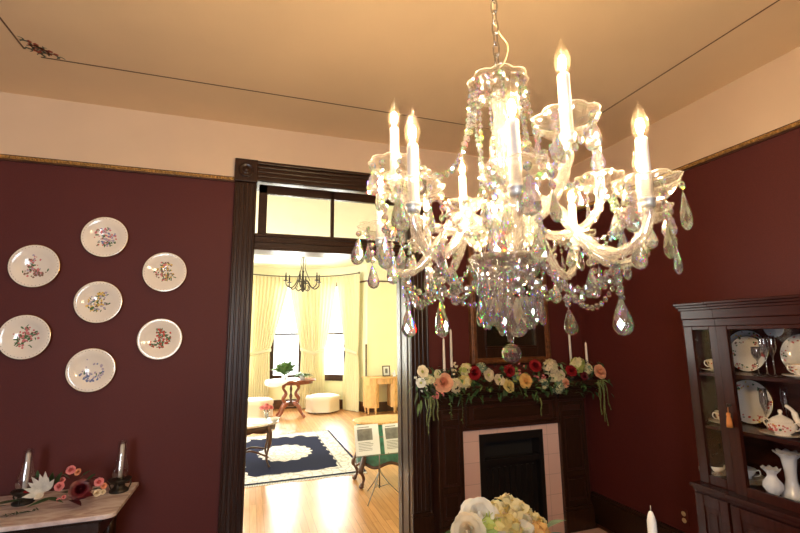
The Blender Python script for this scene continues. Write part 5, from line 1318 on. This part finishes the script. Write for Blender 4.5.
def sheet(x0, x1, s0, s1, off, label, seed):
    r2 = random.Random(seed); g = G()
    def P_(x, s, o=0.): q = (x-(x0+x1)/2)/(x1-x0); return desk(x, s, off+o+.02*(1-4*q*q)*0+.018*math.sin(2.2*(x-x0)/(x1-x0)))
    n = 10; vs = []
    for j in range(5):
        for i in range(n+1): vs.append(P_(x0+(x1-x0)*i/n, s0+(s1-s0)*j/4))
    g.add(vs, [(j*(n+1)+i, j*(n+1)+i+1, (j+1)*(n+1)+i+1, (j+1)*(n+1)+i) for j in range(4) for i in range(n)], 0, True)
    def rect(u0, u1, v0, v1, m):
        k = 6; vs = []
        for i in range(k+1):
            u = x0+(x1-x0)*(u0+(u1-u0)*i/k)
            vs += [P_(u, s0+(s1-s0)*v0, .002), P_(u, s0+(s1-s0)*v1, .002)]
        g.add(vs, [(2*i, 2*i+2, 2*i+3, 2*i+1) for i in range(k)], m, True)
    rect(.10, .72, .48, .86, 1)
    for k in range(6): rect(.12, r2.uniform(.6, .75), .40-k*.05, .415-k*.05, 2)
    rect(.12, .6, .90, .925, 2)
    o = g.build('printed_sheet', ['paper', 'ink', 'ink']); recenter(o, desk((x0+x1)/2, s0)); return tag(o, label, 'newspaper', 'printed sheets on the music stand')
sheet(-.255, -.005, .006, .30, .012, 'wider printed sheet with grey picture on the music stand, next to the rug', 1)
sheet(.045, .27, .004, .29, .012, 'narrower printed sheet on the music stand, next to the door jamb', 2)
# bow fronted chest with a framed photograph
kc = Vector((2.72, 9.16, 0)); KH = .76
DC = thing('bow_front_chest', kc, 'honey coloured bow fronted chest with slender legs against the yellow wall', 'chest')
def dprof(rx, ry, k=28): return [(kc.x+rx*math.cos(PI+PI*i/k), kc.y+.20-ry*abs(math.sin(PI*i/k))**.8) for i in range(k+1)]
g = G(); g.prism(dprof(.42, .46), KH-.03, KH); g.build('top', 'honey', DC, bevel=.006)
g = G()
for s in (-1, 1): g.prism([(kc.x+s*.39, kc.y+.2), (kc.x+s*.39, kc.y+.02), (kc.x+s*.33, kc.y-.12), (kc.x+s*.20, kc.y-.19), (kc.x+s*.13, kc.y-.14), (kc.x+s*.15, kc.y+.2)][::s], .14, KH-.03)
g.prism(dprof(.385, .41), KH-.14, KH-.03); g.build('body', 'honey', DC, bevel=.006)
for s in (-1, 1):
    g = G(); g.prism([(kc.x+s*.36, kc.y-.05), (kc.x+s*.30, kc.y-.13), (kc.x+s*.22, kc.y-.17), (kc.x+s*.225, kc.y-.185), (kc.x+s*.31, kc.y-.145), (kc.x+s*.375, kc.y-.06)][::s], .18, KH-.17); d = g.build('door', 'honey', DC)
    g = G(); g.ell((kc.x+s*.23, kc.y-.192, .45), .012, 8, 6); g.build('knob', 'brass', d)
for dx, dy in ((-.33, -.06), (.33, -.06), (-.2, -.15), (.2, -.15), (-.34, .16), (.34, .16)):
    g = G(); g.tube(crom([kc+Vector((dx, dy, .16)), kc+Vector((dx*1.03, dy*1.05, .10)), kc+Vector((dx, dy, .04)), kc+Vector((dx*1.04, dy*1.06, .014))], 4), [.026]*4+[.022]*4+[.014]*4+[.018], 8); g.build('leg', 'honey', DC)
pp = at_y(386.5, 372, 9.12); ph = Vector((pp.x, 9.12, KH)); t = thing('photo_frame', ph, 'small framed picture standing on the bow fronted chest', 'picture frame')
X = Matrix.Translation(ph+Vector((0, 0, .004))) @ Matrix.Rotation(-.18, 4, 'X')
g = G(); 
for a, b in (((-.085, 0), (-.065, .22)), ((.065, 0), (.085, .22)), ((-.085, 0), (.085, .02)), ((-.085, .20), (.085, .22))): g.box((a[0], -.008, a[1]), (b[0], .008, b[1]), 0, X)
g.build('frame', 'brownw', t); g = G(); g.box((-.066, -.002, .018), (.066, .006, .202), 0, X); g.box((-.025, -.004, .06), (.03, -.001, .16), 1, X); g.build('picture', ['paper', 'ink'], t)
pp = at_y(395, 375, 9.05); b = Vector((pp.x, 9.08, KH)); t = thing('figurine', b, 'small white china figurine on the chest beside the framed picture', 'figurine')
g = G(); g.lathe([(0, 0), (.045, 0), (.04, .012), (.03, .02), (.036, .05), (.02, .085), (.012, .1), (.0, .105)], 16, Matrix.Translation(b)); g.ell(b+Vector((0, 0, .118)), (.017, .017, .02), 10, 7); g.tube(crom([b+Vector((-.02, 0, .08)), b+Vector((-.05, -.01, .07)), b+Vector((-.06, -.01, .03))], 4), .008, 7); g.build('body', 'milk', t)
# iron chandelier of the parlor
ch = at_y(303, 275, 7.6); IC = Vector((ch.x, 7.6, 0)); zb = at_y(303, 292, 7.6).z; zt = at_y(303, 254, 7.6).z
PC = thing('iron_chandelier', Vector((IC.x, IC.y, zb)), 'small dark wrought iron chandelier with unlit candles in the parlor', 'chandelier')
g = G(); g.lathe([(0, zb), (.012, zb), (.03, zb+.03), (.014, zb+.06), (.020, zb+.12), (.034, zb+.18), (.016, zb+.24), (.012, zb+.33), (.02, zb+.36), (0, zb+.38)], 14, Matrix.Translation(IC)); g.build('stem', 'iron', PC)
g = G(); g.tube([IC+Vector((0, 0, zb+.36)), IC+Vector((0, 0, ZC))], .008, 6)
g.lathe([(0, ZC-.05), (.06, ZC-.02), (.065, ZC), (0, ZC)], 16, Matrix.Translation(IC)); g.lathe([(0, zt-.06), (.035, zt-.05), (.02, zt), (0, zt+.01)], 14, Matrix.Translation(IC))
for k in range(3):
    a = k*2*PI/3+.3; d = Vector((math.cos(a), math.sin(a), 0)); g.tube(crom([IC+d*.02+Vector((0, 0, zt-.04)), IC+d*.05+Vector((0, 0, zt-.16)), IC+d*.04+Vector((0, 0, zt-.26)), IC+d*.13+Vector((0, 0, zb+.20))], 6), .006, 6)
g.build('hanger', 'iron', PC)
for k in range(6):
    a = k*PI/3+.25; d = Vector((math.cos(a), math.sin(a), 0)); R = .30
    g = G(); g.tube(crom([IC+d*.02+Vector((0, 0, zb+.17)), IC+d*.09+Vector((0, 0, zb+.19)), IC+d*.15+Vector((0, 0, zb+.10)), IC+d*.22+Vector((0, 0, zb+.06)), IC+d*.29+Vector((0, 0, zb+.11)), IC+d*R+Vector((0, 0, zb+.18))], 5), .010, 7)
    g.tube(crom([IC+d*.03+Vector((0, 0, zb+.05)), IC+d*.09+Vector((0, 0, zb+.02)), IC+d*.13+Vector((0, 0, zb+.07)), IC+d*.10+Vector((0, 0, zb+.11))], 5), .007, 6)
    g.lathe([(0, 0), (.034, 0), (.040, .014), (.014, .006), (0, .008)], 14, Matrix.Translation(IC+d*R+Vector((0, 0, zb+.175))))
    o = g.build('arm', 'iron', PC); g = G(); g.lathe([(0, 0), (.014, 0), (.014, .085), (.008, .09), (.011, .105), (.004, .135), (0, .14)], 12, Matrix.Translation(IC+d*R+Vector((0, 0, zb+.185)))); g.build('candle', 'iron', o)
# ------------------------------------------------------------------ light
w = bpy.data.worlds.new('world'); scene.world = w; w.use_nodes = True
w.node_tree.nodes['Background'].inputs[0].default_value = (.92, .96, 1, 1); w.node_tree.nodes['Background'].inputs[1].default_value = 4.
def area(name, loc, d, sx, sy, e, col):
    l = bpy.data.lights.new(name, 'AREA'); l.shape = 'RECTANGLE'; l.size = sx; l.size_y = sy; l.energy = e; l.color = col
    o = bpy.data.objects.new(name, l); COL.objects.link(o); o.location = loc; o.rotation_euler = Vector(d).to_track_quat('-Z', 'Y').to_euler(); return o
for a in WA:
    area('bay_daylight', bay(a, BR+.30, 1.75), -bay(a, 1)+BC, .75, 2.0, 210, (1, .98, .94))
# fill lamp added to brighten the parlor, outside the added side window
area('parlor_side_fill', (PX0-.25, 6.6, 1.75), (1, 0, -.05), 1.6, 1.9, 240, (1, .98, .93))
area('dining_window_daylight', ((wx0+wx1)/2, YN-.25, 1.6), (.08, 1, 0), 1.05, 1.75, 140, (.78, .86, 1))
scene.view_settings.view_transform = 'Standard'
scene.view_settings.look = 'None'
scene.view_settings.exposure = 0.
scene.cycles.transparent_max_bounces = 32
scene.cycles.max_bounces = 14
scene.cycles.glossy_bounces = 6
scene.cycles.transmission_bounces = 12
scene.cycles.caustics_refractive = True
scene.cycles.sample_clamp_indirect = 6
scene.cycles.blur_glossy = .6
